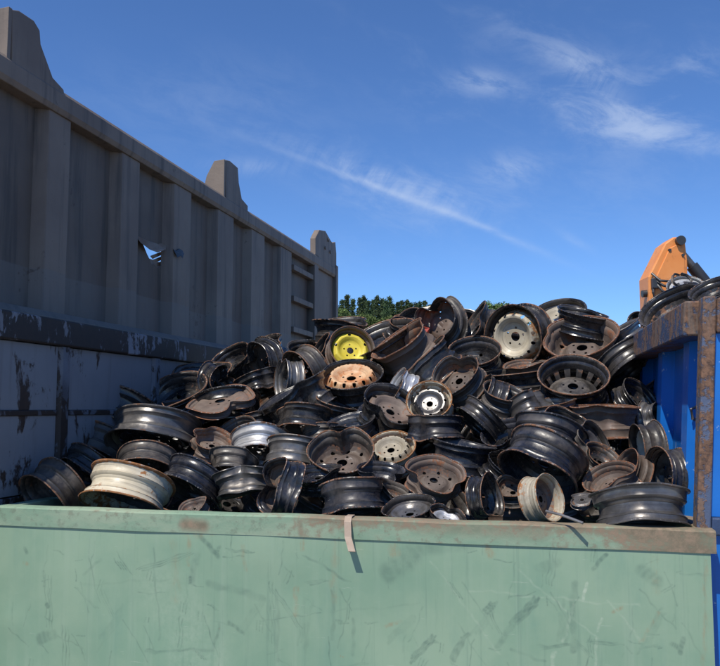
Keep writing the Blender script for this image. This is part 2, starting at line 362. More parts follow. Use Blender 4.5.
# rim: green going brown with rust towards the right end
m, t, b = material('green_rim_rusty'); P = coords(t)
sx = t.node('ShaderNodeSeparateXYZ'); t.put(sx.inputs[0], P)
n1 = t.noise(t.mapping(P, (1, 1, 3)), 3.0, 6, 0.62); n2 = t.noise(P, 30, 6, 0.68)
c = t.mix(t.ramp(n1, 0.36, 0.62), (0.185, 0.285, 0.195), (0.26, 0.33, 0.23))
c = t.mix(t.math('MULTIPLY', t.ramp(n2, 0.5, 0.66), 0.5), c, (0.13, 0.15, 0.11))
bias = t.math('ADD', t.ramp(sx.outputs[0], 0.9, 1.8, -0.05, 0.11), t.ramp(sx.outputs[0], 2.6, 3.0, 0.0, 0.14))
rr = t.math('ADD', t.math('ADD', t.math('MULTIPLY', n1, 0.6), t.math('MULTIPLY', n2, 0.4)), bias)
rr = t.math('ADD', rr, t.ramp(sx.outputs[2], GH - 0.05, GH, 0.0, 0.08))
rm = t.math('MULTIPLY', t.ramp(rr, 0.57, 0.75), 0.8)
rm = t.math('MAXIMUM', rm, segmask(t, P, [(L(186, 524), L(204, 526), 0.008, 0.035, .75), (L(300, 522), L(302, 534), 0.004, 0.02, .6), (L(420, 523), L(540, 529), 0.012, 0.05, .45), (L(650, 540), L(705, 543), 0.03, 0.07, .6)]))
c = t.mix(rm, c, t.mix(t.ramp(n2, .35, .7), (0.13, 0.075, 0.045), (0.27, 0.17, 0.11)))
t.put(b.inputs['Base Color'], c); b.inputs['Roughness'].default_value = 0.72
bump(t, b, n2, 0.35, 0.004); MRIM = m

def sheet(a0, a1, z0, z1, na, nz, f):
    """thin dented plate in the a-z plane; f(a,z) gives its out-of-plane offset"""
    vs = []; fs = []; th = 0.006
    for s in (0, 1):
        for j in range(nz + 1):
            for i in range(na + 1):
                a = a0 + (a1 - a0) * i / na; z = z0 + (z1 - z0) * j / nz
                vs.append((a, f(a, z) + s * th, z))
    N = (na + 1) * (nz + 1)
    for j in range(nz):
        for i in range(na):
            k = j * (na + 1) + i
            fs.append((k, k + 1, k + na + 2, k + na + 1)); fs.append((N + k, N + k + na + 1, N + k + na + 2, N + k + 1))
    ring = [i for i in range(na + 1)] + [(j) * (na + 1) + na for j in range(1, nz + 1)] + [nz * (na + 1) + i for i in range(na - 1, -1, -1)] + [j * (na + 1) for j in range(nz - 1, 0, -1)]
    for i in range(len(ring)):
        p, q = ring[i], ring[(i + 1) % len(ring)]; fs.append((p, N + p, N + q, q))
    return vs, fs
dents = [(random.uniform(0, GW), random.uniform(0.7, GH), random.uniform(.06, .3), random.uniform(-.006, .007)) for _ in range(26)]
def gdent(a, z):
    return 0.03 + sum(d * math.exp(-((a - x) ** 2 + (z - y) ** 2) / (r * r)) for x, y, r, d in dents) + 0.004 * math.sin(a * 3.1) * math.sin(z * 4)
def front_sheet():
    """dented front plate: fine grid where it shows, with scratches, scuffs and rust runs kept as vertex attributes"""
    na = 1200; av = np.linspace(0.012, GW - 0.012, na + 1)
    zv = np.concatenate([np.linspace(0.12, 0.78, 14)[:-1], np.linspace(0.78, ZB + 0.006, 320)]); nz = len(zv) - 1
    A, Z = np.meshgrid(av, zv); Y = -0.001 + 0.002 * np.sin(A * 3.1) * np.sin(Z * 4)
    for x, y, r, d in dents: Y = Y + d * np.exp(-((A - x) ** 2 + (Z - y) ** 2) / (r * r))
    co = np.stack([A, Y, Z], -1).reshape(-1, 3)
    k = (np.arange(nz)[:, None] * (na + 1) + np.arange(na)[None]).reshape(-1)
    me = bpy.data.meshes.new('front_wall'); me.from_pydata(co.tolist(), [], np.stack([k, k + 1, k + na + 2, k + na + 1], 1).tolist())
    rng = np.random.RandomState(3)
    wob = sum(np.stack([np.sin(A * f + Z * g + p), np.sin(A * g - Z * f + q)], -1) * s_ for f, g, p, q, s_ in
              [(*rng.uniform(12, 30, 2), *rng.uniform(0, 6, 2), .004), (*rng.uniform(40, 70, 2), *rng.uniform(0, 6, 2), .0022), (*rng.uniform(90, 140, 2), *rng.uniform(0, 6, 2), .0012)])
    PA = A + wob[..., 0]; PZ = Z + wob[..., 1]
    for nm, segs in (('dark_mark', dark), ('rust_mark', rustl), ('pale_mark', pale)):
        tot = np.zeros_like(A)
        for P0, P1, wd, soft, st in segs:
            dx, dz = P1[0] - P0[0], P1[2] - P0[2]; L2 = max(dx * dx + dz * dz, 1e-9); mg = wd + soft + .012
            i0, i1 = np.searchsorted(av, [min(P0[0], P1[0]) - mg, max(P0[0], P1[0]) + mg]); j0, j1 = np.searchsorted(zv, [min(P0[2], P1[2]) - mg, max(P0[2], P1[2]) + mg])
            if i1 <= i0 or j1 <= j0: continue
            pa, pz = PA[j0:j1, i0:i1], PZ[j0:j1, i0:i1]
            h = np.clip(((pa - P0[0]) * dx + (pz - P0[2]) * dz) / L2, 0, 1)
            dist = np.hypot(pa - P0[0] - h * dx, pz - P0[2] - h * dz)
            q = np.clip(1 - (dist - wd) / soft, 0, 1); tot[j0:j1, i0:i1] = np.maximum(tot[j0:j1, i0:i1], st * q * q * (3 - 2 * q) * (.55 + .45 * np.sin(h * 9 + P0[0] * 40) ** 2))
        at = me.attributes.new(nm, 'FLOAT', 'POINT'); at.data.foreach_set('value', tot.reshape(-1).astype(np.float32))
    me.materials.append(MGREEN); smooth_mesh(me, 80)
    return obj('front_wall', me, green)
front_sheet()
MB().box(0.014, GW - 0.014, 0.040, 0.046, 0.13, ZB).build('inner_wall', MRIM, green)
# rim rail with a slightly battered top edge
def rail(a0, a1, b0, b1, z0, z1, n=60, amp=0.0016):
    vs = []; fs = []
    for i in range(n + 1):
        a = a0 + (a1 - a0) * i / n; w1 = amp * math.sin(a * 5.3) + amp * .7 * math.sin(a * 13.7 + 1); w2 = amp * math.sin(a * 4.1 + 2)
        vs += [(a, b0 + w2, z0 + w1 * .4), (a, b0 + w2 * .6, z1 + w1 - .006), (a, b0 + .008 + w2 * .6, z1 + w1), (a, b1, z1 + w1), (a, b1, z0)]
    for i in range(n):
        for k in range(5):
            fs.append((i * 5 + k, i * 5 + (k + 1) % 5, (i + 1) * 5 + (k + 1) % 5, (i + 1) * 5 + k))
    fs.append((0, 1, 2, 3, 4)); fs.append(tuple(n * 5 + k for k in (4, 3, 2, 1, 0)))
    return vs, fs
rm_ = MB(); rm_.add(*rail(-0.02, GW + 0.008, -0.008, 0.075, ZB, GH)); rm_.build('rim', MRIM, green, smooth=True)
MGS = steel('green_side_steel', (0.20, 0.33, 0.24), (0.26, 0.38, 0.28), 0.55, dirt_amt=0.5)
GL = 4.4
for nm, bx in (('side_wall', (0.0, 0.012, 0.08, GL, 0.12, ZB)), ('side_wall', (GW - 0.012, GW, 0.08, GL, 0.12, ZB)), ('back_wall', (0.014, GW - 0.014, GL - 0.012, GL - 0.001, 0.12, ZB)),
               ('floor_plate', (0.014, GW - 0.014, 0.06, GL - 0.014, 0.122, 0.135))):
    MB().box(*bx).build(nm, MGS, green)
for x0, x1 in ((-0.02, 0.05), (GW - 0.05, GW + 0.008)):
    MB().box(x0, x1, 0.08, GL, ZB + .004, GH - .004).build('side_rim', MRIM, green, bevel=.006)
MB().box(0.052, GW - 0.052, GL - .06, GL, ZB + .004, GH - .004).build('back_rim', MRIM, green, bevel=.006)
for x in (0.25, GW - 0.45): MB().box(x, x + .2, 0.05, GL, 0.0, 0.118).build('skid', MGS, green, bevel=.008)

# pale strap hanging over the rim
m, t, b = material('pale_strap'); P = coords(t)
t.put(b.inputs['Base Color'], t.mix(t.noise(P, 40, 5, .6), (0.27, 0.19, 0.135), (0.45, 0.36, 0.28))); b.inputs['Roughness'].default_value = .7
p0 = hit(348.5, 516, b=0); p1 = hit(352.5, 551, b=-.045)
st = empty('metal_strip', ORG, RZ); tag(st, 'short pale flat strip hanging over the green rim', 'strip')
sm = MB(); hw = .0145
path = [(p0.x - .004, .065, GH + .006), (p0.x, .0, GH + .007), (p0.x + .001, -.020, GH - .012), (p0.x + .006, -.032, GH - .07), (p1.x, -.055, p1.z)]
vs = []
for (x, y, z) in path: vs += [(x - hw, y, z), (x + hw, y, z), (x + hw, y + .003, z - .003), (x - hw, y + .003, z - .003)]
fs = [(0, 1, 2, 3), (16, 19, 18, 17)]
for i in range(4):
    for k in range(4): fs.append((i * 4 + k, i * 4 + (k + 1) % 4, i * 4 + 4 + (k + 1) % 4, i * 4 + 4 + k))
sm.add(vs, fs).build('strap_blade', m, st)

# ------------------------------------------------------------------ left pale blue container (its side faces the heap)
AL = -0.10
def HL(px, py): return hit(px, py, a=AL)
LZ = HL(0, 309).z; LZB = HL(0, 338).z
left = empty('pale_blue_container', ORG, RZ)
tag(left, 'worn pale blue container in shade at left, paint flaking off its rim', 'container')
def flaky(name, base, base2, amt, scale, dk=(0.028, 0.022, 0.02)):
    m, t, b = material(name); P = coords(t)
    n1 = t.noise(P, 1.7, 6, .6); n2 = t.noise(t.mapping(P, (1, 1, .55)), scale, 7, .7, .4)
    c = t.mix(t.ramp(n1, .35, .65), base, base2)
    st_ = t.noise(t.mapping(P, (10, 10, .6)), 1.7, 5, .6)
    c = t.mix(t.math('MULTIPLY', t.ramp(st_, .52, .76), .45), c, (0.13, 0.12, 0.13))
    rm = t.ramp(t.math('ADD', t.math('MULTIPLY', n2, .7), t.math('MULTIPLY', n1, .3)), .66 - amt, .70 - amt)
    c = t.mix(rm, c, t.mix(t.noise(P, 25, 4), dk, (dk[0] * 3.2, dk[1] * 2.2, dk[2] * 1.6)))
    t.put(b.inputs['Base Color'], c); b.inputs['Roughness'].default_value = .65
    bump(t, b, rm, .3, .004); return m
MLB = flaky('pale_blue_panel', (0.180, 0.190, 0.212), (0.212, 0.222, 0.240), 0.095, 4.4, dk=(0.018, 0.014, 0.012))
MLR = flaky('flaked_rim', (0.20, 0.21, 0.245), (0.09, 0.095, 0.11), 0.232, 14.0, dk=(0.011, 0.010, 0.010))
MLP = flaky('stained_post', (0.16, 0.18, 0.22), (0.07, 0.075, 0.09), 0.185, 8.0, dk=(0.012, 0.010, 0.009))
BL0, BL1 = -0.26, 7.2
seams = [hit(66, 400, a=AL).y, hit(158, 390, a=AL).y]
step = seams[1] - seams[0]
sb = [seams[0] - 2 * step, seams[0] - step] + [seams[0] + k * step for k in range(6)]
sb = [s for s in sb if BL0 < s < BL1]
zmid = HL(30, 413).z
edges = [BL0] + sb + [BL1]
for i in range(len(edges) - 1):
    y0 = edges[i] + (.055 if i else 0.); y1 = edges[i + 1] - .055
    for z0, z1 in ((0.22, zmid - .45), (zmid - .41, zmid - .014), (zmid + .014, LZB - .004)):
        MB().box(AL - .03, AL - .022, y0, y1, z0, z1).build('wall_panel', MLB, left, bevel=.003)
    for zc in (zmid - .43, zmid):
        MB().box(AL - .03, AL - .012 if zc == zmid else AL - .015, y0, y1, zc - .014, zc + .014).build('rail', MLP, left, bevel=.004)
for s in sb:
    MB().prism([(AL - .03, s - .05), (AL - .004, s - .032), (AL - .004, s + .032), (AL - .03, s + .05)], 2, .16, LZB - .003).build('post', MLP, left)
MB().box(AL - .30, AL + .012, BL0, BL1, LZB, LZ).build('rim', MLR, left, bevel=.008)
MB().box(AL - .05, AL + .0, BL0, BL1, .12, .20).build('sill', MLP, left, bevel=.006)
AF = AL - 2.3
MB().box(AF, AF + .02, BL0, BL1, .14, LZB).build('far_wall', MLB, left)
MB().box(AF - .02, AF + .09, BL0, BL1, LZB + .003, LZ - .003).build('rim', MLR, left, bevel=.008)
for y0 in (BL0, BL1 - .02): MB().box(AF + .022, AL - .052, y0, y0 + .02, .14, LZ - .004).build('end_wall', MLB, left)
MB().box(AF + .022, AL - .052, BL0 + .022, BL1 - .022, .12, .138).build('floor_plate', MLP, left)

# ------------------------------------------------------------------ grey tipper body standing on it
AG = -0.30
def HG(px, py): return hit(px, py, a=AG)
GZ0 = LZ + .004; GZT = HG(0, 52).z; GZR = HG(0, 80).z
def greysteel(name, gain, dent):
    m, t, b = material(name); P = coords(t)
    n1 = t.noise(P, 1.5, 6, .6); n2 = t.noise(P, 20, 6, .65); sx = t.node('ShaderNodeSeparateXYZ'); t.put(sx.inputs[0], P)
    c = t.mix(t.ramp(n1, .35, .68), (0.132, 0.100, 0.078), (0.175, 0.138, 0.108))
    st_ = t.noise(t.mapping(P, (8, 8, .5)), 1.8, 6, .6)
    c = t.mix(t.math('MULTIPLY', t.ramp(st_, .46, .72), .8), c, (0.056, 0.048, 0.042))
    lowband = t.ramp(t.math('ADD', sx.outputs[2], t.math('MULTIPLY', n1, .05)), GZ0 + .335, GZ0 + .345, .45, 0.)
    c = t.vmath('SCALE', c, scale=gain); c = t.mix(lowband, c, (0.150, 0.143, 0.135))
    rm = t.ramp(t.math('ADD', t.math('MULTIPLY', n1, .5), t.math('MULTIPLY', n2, .5)), .615, .67)
    c = t.mix(t.math('MULTIPLY', rm, .8), c, (0.07, 0.05, 0.038))
    t.put(b.inputs['Base Color'], c); b.inputs['Roughness'].default_value = .62; bump(t, b, t.math('ADD', n2, t.math('MULTIPLY', t.noise(P, 3.0, 3, .5), dent)), .3, .006)
    return m
MG = greysteel('grey_tipper_steel', 1.12, 3.0); MGP = greysteel('grey_tipper_plate', .74, 9.0)
tip = empty('tipper_body', ORG, RZ)
tag(tip, 'tall grey ribbed steel tipper body with a torn hole, top left', 'tipper body')
ribs = [(-70, -25), (37, 68), (114, 139), (168, 192), (213, 235), (248, 266), (278, 293)]
rb = [(hit(x0, 330, a=AG - .0).y, hit(x1, 330, a=AG).y) for x0, x1 in ribs]
BE = hit(336, 330, a=AG).y; BS = -.90
rb = [(BS + .002, BS + .12)] + rb[1:] if rb[0][0] < BS + .14 else [(BS + .002, BS + .1)] + rb
# near side plates, each between two ribs; the one between the third and fourth has a torn hole
def plate_with_tear(y0, y1, z0, z1, hole, name):
    """plate in the b-z plane with an irregular hole; hole: list of (b, z)"""
    x = AG - .07
    i0 = min(range(len(hole)), key=lambda i: hole[i][0]); hole = hole[i0:] + hole[:i0]
    i1 = max(range(len(hole)), key=lambda i: hole[i][0])
    up, lo = hole[:i1 + 1], hole[i1:] + hole[:1]                 # left to right over the top, right to left underneath
    l, r_ = up[0], up[-1]; q = MB()
    def ng(ps): q.add([(x, p[0], p[1]) for p in ps], [tuple(range(len(ps)))])
    for i in range(len(up) - 1): ng([up[i], up[i + 1], (up[i + 1][0], z1), (up[i][0], z1)])
    for i in range(len(lo) - 1): ng([lo[i], lo[i + 1], (lo[i + 1][0], z0), (lo[i][0], z0)])
    ng([(y0, z0), (l[0], z0), l, (l[0], z1), (y0, z1)]); ng([(r_[0], z0), (y1, z0), (y1, z1), (r_[0], z1), r_])
    me = q.mesh(name, MGP); bm = bmesh.new(); bm.from_mesh(me); bmesh.ops.remove_doubles(bm, verts=bm.verts, dist=1e-5); bmesh.ops.recalc_face_normals(bm, faces=bm.faces); bm.to_mesh(me); bm.free()
    o = obj(name, me, tip); so = o.modifiers.new('thick', 'SOLIDIFY'); so.thickness = .006; so.offset = -1
    return o
def pb(px, py): q = hit(px, py, a=AG - .07); return (q.y, q.z)
tear = [pb(141, 239), pb(144, 243.5), pb(147, 244), pb(150, 248), pb(154, 247), pb(157, 250), pb(161, 247), pb(164, 247.5), pb(167, 243), pb(169, 241), pb(171, 252), pb(168, 261), pb(164, 266), pb(161, 265), pb(158, 268), pb(154, 264), pb(152, 265), pb(149, 258), pb(147, 254)]
tear2 = [pb(208.5, 240), pb(210, 236), pb(212, 226), pb(214, 216), pb(216, 225), pb(215, 236), pb(212, 243), pb(210, 243)]
for i in range(len(rb)):
    y0 = rb[i][1] + .002; y1 = rb[i + 1][0] - .002 if i + 1 < len(rb) else hit(313, 330, a=AG).y - .002
    if y0 - .03 < min(p[0] for p in tear) and min(p[0] for p in tear) < y1: plate_with_tear(y0 - .07, y1 + .07, GZ0 + .05, GZR + .02, [(min(p[0], y1 + .055 + .002 * k_), p[1]) for k_, p in enumerate(tear)], 'side_plate')
    elif y0 - .03 < min(p[0] for p in tear2) < y1: plate_with_tear(y0 - .07, y1 + .07, GZ0 + .05, GZR + .02, [(p[0], p[1]) for p in tear2], 'side_plate')
    else: MB().box(AG - .076, AG - .07, y0 - .07, y1 + .07, GZ0 + .05, GZR + .02).build('side_plate', MGP, tip)
for y0, y1 in rb:
    c = (y0 + y1) / 2; hw_ = (y1 - y0) / 2
    MB().prism([(AG - .075, c - hw_), (AG, c - hw_ * .72), (AG, c + hw_ * .72), (AG - .075, c + hw_)], 2, GZ0 + .06, GZR + .004).build('rib', MG, tip, bevel=.006)
# sills and rails
MB().prism([(AG - .09, GZ0), (AG + .035, GZ0), (AG + .035, GZ0 + .035), (AG + .0, GZ0 + .07), (AG - .09, GZ0 + .07)], 1, BS, BE - .1).build('bottom_sill', MG, tip, bevel=.004)
MB().prism([(AG - .10, GZR), (AG + .012, GZR), (AG + .028, GZR + .03), (AG + .028, GZT - .03), (AG + .005, GZT), (AG - .10, GZT)], 1, BS, BE - .12).build('top_rail', MG, tip, bevel=.004)
# curled flap and shredded strips in the tear
MRT = steel('torn_rusty_steel', (0.20, 0.12, 0.07), (0.30, 0.24, 0.19), .7)
def h3(px, py, dx=0.0): q = hit(px, py, a=AG - .07 + dx); return (q.x, q.y, q.z)
def patch(name, pts, mat, th=.004):
    n = len(pts); vs = [Vector(p) for p in pts] + [Vector(p) + Vector((th, th * .4, -th)) for p in pts]
    fs = [tuple(range(n)), tuple(range(2 * n - 1, n - 1, -1))] + [(i, (i + 1) % n, n + (i + 1) % n, n + i) for i in range(n)]
    MB().add(vs, fs).build(name, mat, tip)
yq = min(p[0] for p in tear) - .015
MB().box(AG - .56, AG - .08, yq - .02, yq, GZ0 + .03, GZT - .04).build('inner_sun_blocker', MG, tip)  # unseen plate added to keep sun from shining out through the tear
patch('torn_flap', [h3(134, 234), h3(146, 240, .0), h3(158, 244, .01), h3(167, 242, .0), h3(165, 249, .05), h3(157, 252, .06), h3(149, 249, .05), h3(140, 242, .03)], MRT)
for k, (ya, yb) in enumerate(((256, 252), (260, 257), (264, 262))):
    patch('torn_strip', [h3(150 + k * 2, ya, -.03), h3(170, yb - 4, -.05), h3(170, yb - 1.5, -.05), h3(152 + k * 2, ya + 2.5, -.03)], MRT)
patch('torn_flap', [h3(173, 249, .072), h3(176, 250.5, .076), h3(179, 248.5, .074), h3(182, 250, .078), h3(183.5, 253, .085), h3(182, 258, .10), h3(180.5, 255, .09), h3(177, 257, .09), h3(175, 254, .08)], FIN['K'])
# step panel near the far end and end pillar
yA, yB = hit(293, 330, a=AG).y, hit(313, 330, a=AG).y
for py in (272, 302, 332):
    z = hit(303, py, a=AG).z; MB().box(AG - .066, AG + .005, yA + .01, yB - .01, z - .03, z + .03).build('step_bar', MG, tip, bevel=.004)
MB().box(AG - .10, AG + .02, yB, yB + .16, GZ0 + .072, GZT + .0).build('corner_post', MG, tip, bevel=.008)
MB().box(AG - .16, AG - .02, yB + .16, BE - .10, GZ0 + .072, GZR).build('corner_web', MG, tip)
MB().box(AG - .14, AG + .03, BE - .10, BE, GZ0 - .0, GZT + .02).build('corner_post', MG, tip, bevel=.008)
# lugs on the top rail
def lug(name, pts, th0=-.05, th1=.02, mat=None):
    MB().prism([(hit(x, y, a=AG).y, hit(x, y, a=AG).z) for x, y in pts], 0, AG + th0, AG + th1).build(name, MG, tip, bevel=.006)
def web(px, ytop, ybot, dep, th=.03):
    """upright plate standing square to the rail behind a lug"""
    y = hit(px, (ytop + ybot) / 2, a=AG).y; z1 = hit(px, ytop, a=AG).z; z0 = hit(px, ybot, a=AG).z
    MB().prism([(AG + .018, z0), (AG + .018, z1), (AG - dep * .4, z1 - .01), (AG - dep * .75, z0 + (z1 - z0) * .6), (AG - dep, z0)], 1, y - th, y).build('lug_web', MG, tip, bevel=.003)
lug('lug', [(9, 66), (9, 10), (16, 11), (31, 21), (37, 31), (38, 45), (50, 78), (61, 90), (62, 97)])
web(8.6, 8.5, 64, .34)
lug('lug', [(224, 200), (224, 160), (228, 161), (236, 168), (237, 183), (240, 199), (246, 206), (246, 213)])
web(223.6, 160, 199, .20)
lug('lug', [(314, 255), (314, 238), (318, 230), (324, 231), (329, 240), (331, 243), (334, 242), (335, 254), (335, 275), (314, 262)])
for px, py in ((325, 248), (330, 252), (328, 240)):
    q = hit(px, py, a=AG + .02); MB().tube([(AG + .015, q.y, q.z), (AG + .035, q.y, q.z)], .022, 12).build('bolt', MG, tip)
# far side, ends, floor
AGF = AG - 2.1
MB().box(AGF, AGF + .02, BS, BE, GZ0, GZT - .15).build('far_side', MG, tip)
MB().box(AGF - .04, AGF + .06, BS, BE, GZT - .148, GZT - .02).build('top_rail', MG, tip, bevel=.01)
MB().box(AGF + .022, AG - .105, BS, BS + .02, GZ0, GZT - .05).build('end_board', MG, tip)
MB().box(AGF + .022, AG - .165, BE - .03, BE - .01, GZ0, GZT - .05).build('end_board', MG, tip)
MB().box(AGF + .022, AG - .095, BS + .022, BE - .032, GZ0, GZ0 + .02).build('floor_plate', MG, tip)
# faint painted number low on the side
cu = bpy.data.curves.new('painted_number', 'FONT'); cu.body = '653'; cu.size = .20; cu.extrude = .001
to = bpy.data.objects.new('tmp', cu); COL.objects.link(to); bpy.context.view_layer.update()
me = bpy.data.meshes.new_from_object(to); bpy.data.objects.remove(to)
m, t, b = material('faded_stencil_paint'); P = coords(t)
t.put(b.inputs['Base Color'], t.mix(t.ramp(t.noise(P, 30, 5, .7), .42, .58), (0.13, 0.125, 0.12), (0.42, 0.37, 0.32))); b.inputs['Roughness'].default_value = .8
me.materials.clear(); me.materials.append(m)
no = obj('painted_number', me, tip); q = hit(264, 349, a=AG + .002); no.location = (AG + .003, q.y - .05, q.z); no.rotation_euler = (R(90), 0, R(90))

# ------------------------------------------------------------------ right bright blue container
RA = 11.2
rz2 = -R(RA)                                    # its side runs away from the camera at 11 degrees to the right
c0 = at_y(696, 408, 3.09); RORG = (c0.x, c0.y, 0)
right = empty('bright_blue_container', RORG, rz2)
tag(right, 'bright blue ribbed container with rusty rim at the right edge', 'container')
r2 = Matrix.Rotation(-rz2, 3, 'Z')
def hitR(px, py, x=None, y=None):
    rr = r2 @ ray(px, py); o = r2 @ (CAM - Vector(RORG)); k = (x - o.x) / rr.x if x is not None else (y - o.y) / rr.y
    return o + rr * k
RZT = hitR(712, 298, y=0).z; RZB = hitR(712, 334, y=0).z
LEAN = 0.062
def lean(z): return LEAN * (z - 1.55)
def leaned(mb): mb.v = [(x + lean(z), y, z) for x, y, z in mb.v]; return mb
def bluepaint(name, a, b_, amt):
    m, t, b = material(name); P = coords(t)
    n1 = t.noise(P, 2.0, 6, .6); n2 = t.noise(P, 19, 6, .66)
    c = t.mix(t.ramp(n1, .35, .66), a, b_)
    c = t.mix(t.math('MULTIPLY', t.ramp(t.noise(t.mapping(P, (9, 9, .6)), 1.6, 5, .6), .5, .75), .35), c, (0.03, 0.10, 0.24))
    sc_ = t.ramp(t.noise(t.mapping(P, (1, 1, 1), rot=(.4, .9, .2)), 26, 4, .7), .645, .67)
    c = t.mix(t.math('MULTIPLY', sc_, .55), c, (0.45, 0.55, 0.62))
    rr = t.math('ADD', t.math('MULTIPLY', n1, .5), t.math('MULTIPLY', n2, .5)); rm = t.ramp(rr, .67 - amt, .72 - amt)
    c = t.mix(rm, c, t.mix(n2, (0.10, 0.05, 0.03), (0.26, 0.14, 0.08)))
    t.put(b.inputs['Base Color'], c); t.put(b.inputs['Roughness'], t.math('ADD', .42, t.math('MULTIPLY', rm, .35)))
    bump(t, b, n2, .2, .004); return m
MRB = bluepaint('bright_blue_paint', (0.006, 0.125, 0.48), (0.012, 0.16, 0.55), 0.035)
def chipped(name, blue, amt):
    m, t, b = material(name); P = coords(t)
    n1 = t.noise(P, 4.5, 6, .65); n2 = t.noise(P, 34, 6, .7); st_ = t.noise(t.mapping(P, (14, 14, 1.4)), 1.5, 5, .65)
    rr = t.math('ADD', t.math('ADD', t.math('MULTIPLY', n1, .5), t.math('MULTIPLY', n2, .3)), t.math('MULTIPLY', st_, .2))
    rc = t.mix(t.ramp(n2, .32, .68), (0.055, 0.032, 0.024), (0.21, 0.115, 0.07)); rc = t.mix(t.ramp(st_, .5, .72), rc, (0.15, 0.125, 0.11))
    rm = t.ramp(rr, .62 - amt, .66 - amt)
    c = t.mix(rm, t.mix(n1, blue, (blue[0] * 2.2 + .02, blue[1] * 1.5 + .01, blue[2] * 1.25)), rc)
    t.put(b.inputs['Base Color'], c); t.put(b.inputs['Roughness'], t.math('ADD', .45, t.math('MULTIPLY', rm, .4))); bump(t, b, t.math('ADD', rm, n2), .55, .005); return m
MRR = chipped('chipped_blue_rim', (0.018, 0.045, 0.11), .145)
MRP = chipped('chipped_blue_post', (0.045, 0.080, 0.15), .150)
RL = 5.2; RW = 2.4
# ribbed side: flat plate with proud tapered ribs
def leanbuild(mb, name, mat, bevel=0.0): return leaned(mb).build(name, mat, right, bevel=bevel)
leanbuild(MB().box(.058, .066, .06, RL, .12, RZB + .01), 'side_plate', MRB)
k = 0; y = .42
while y < RL - .2:
    leanbuild(MB().prism([(.059, y - .13), (.008, y - .06), (.008, y + .06), (.059, y + .13)], 2, .14, RZB + .004), 'side_rib', MRB)
    y += .66
leanbuild(MB().box(-.072, .12, .07, RL, RZB, RZT), 'rim', MRR, .008)
# corner post seen end-on, with the front face to its right
leanbuild(MB().prism([(-.018, -.012), (.032, -.012), (.032, .07), (-.018, .07)], 2, .0, RZT + .006), 'corner_post', MRP, .006)
zr = hitR(712, 522, y=0).z
leanbuild(MB().box(.033, RW, .004, .012, zr + .02, RZB + .002), 'front_panel', MRB)
leanbuild(MB().box(.033, RW, .004, .012, .12, zr - .05), 'front_panel', MRB)
leanbuild(MB().box(.033, RW, -.02, .03, zr - .048, zr + .018), 'cross_rail', MRR, .006)
leanbuild(MB().box(.033, RW, -.022, .06, RZB + .004, RZT), 'front_rim', MRP, .008)
for x in (.75, 1.45): leanbuild(MB().prism([(x - .08, .004), (x - .04, -.04), (x + .04, -.04), (x + .08, .004)], 2, .14, RZB), 'front_rib', MRB)
MB().box(RW, RW + .01, .02, RL, .12, RZT).build('far_wall', MRB, right)
leanbuild(MB().box(.065, RW - .002, RL - .012, RL - .002, .12, RZT - .01), 'end_wall', MRB)
MB().box(.02, RW - .03, .03, RL - .02, .10, .118).build('floor_plate', MRR, right)
for x in (.3, RW - .5): MB().box(x, x + .2, .03, RL, .0, .098).build('skid', MRR, right)
# tie hook on the side
q = hitR(693, 414, x=.05)
hk = MB().tube([(.05, q.y + .02, q.z - .03), (.02, q.y, q.z - .02), (.01, q.y - .01, q.z + .02), (.05, q.y - .01, q.z + .04)], .007); leanbuild(hk, 'tie_hook', FIN['G'])
# ------------------------------------------------------------------ wheels
RW0 = 0.20                                      # prototype flange radius (m); each wheel is scaled to its own size
PROF = [(-.084, .1935), (-.0838, .1978), (-.0795, .1995), (-.0755, .1972), (-.0735, .1885), (-.069, .1850), (-.050, .1832), (-.0475, .1848), (-.0440, .1822), (-.036, .1720), (-.032, .1705), (-.018, .1660), (.004, .1660), (.0075, .1690), (.016, .1715), (.0215, .1800),
        (.026, .1825), (.0295, .1850), (.033, .1832), (.066, .1850), (.0715, .1885), (.0735, .1972), (.0775, .1995), (.0818, .1978), (.082, .1935)]
def barrel_arrays(N):
    pr = np.array(PROF); d = np.gradient(pr, axis=0); n = np.stack([d[:, 1], -d[:, 0]], 1); n /= np.linalg.norm(n, axis=1)[:, None]
    inner = pr + n * .0042
    inner[:3] = pr[:3] + np.array([[.003, -.003], [.003, -.003], [.0025, -.003]]); inner[-3:] = pr[-3:] + np.array([[-.0025, -.003], [-.003, -.003], [-.003, -.003]])
    loop = np.concatenate([pr, inner[::-1]]); M = len(loop)
    th = np.linspace(0, 2 * np.pi, N, endpoint=False)
    V = np.zeros((N, M, 3)); V[:, :, 0] = loop[None, :, 1] * np.cos(th)[:, None]; V[:, :, 1] = loop[None, :, 1] * np.sin(th)[:, None]; V[:, :, 2] = loop[None, :, 0]
    i = np.arange(N)[:, None]; j = np.arange(M)[None]
    Fq = np.stack([i * M + j + 0 * i, ((i + 1) % N) * M + j, ((i + 1) % N) * M + (j + 1) % M, i * M + (j + 1) % M], -1).reshape(-1, 4)
    K = len(pr); wz = np.zeros(M); wz[[0, 1, 2, 3, K - 4, K - 3, K - 2, K - 1]] = 1; wz[[4, K - 5]] = .5; wz[[7, K - 8]] = .3; wz[K:K + 4] = .9; wz[-4:] = .9; wz[K + 4:M - 4] = .28
    return V.reshape(-1, 3), Fq, np.tile(wz, N)
DS = 1.04
def dz(r, lift):
    xs = [.0, .028, .070, .084, .098, .112, .128, .142, .150, .156]
    zs = [.006, .006, .008, .014, .028, .038, .040, .030, .012, -.004]
    return np.interp(r, xs, zs) + lift * np.clip((.156 - r) / .03, 0, 1)
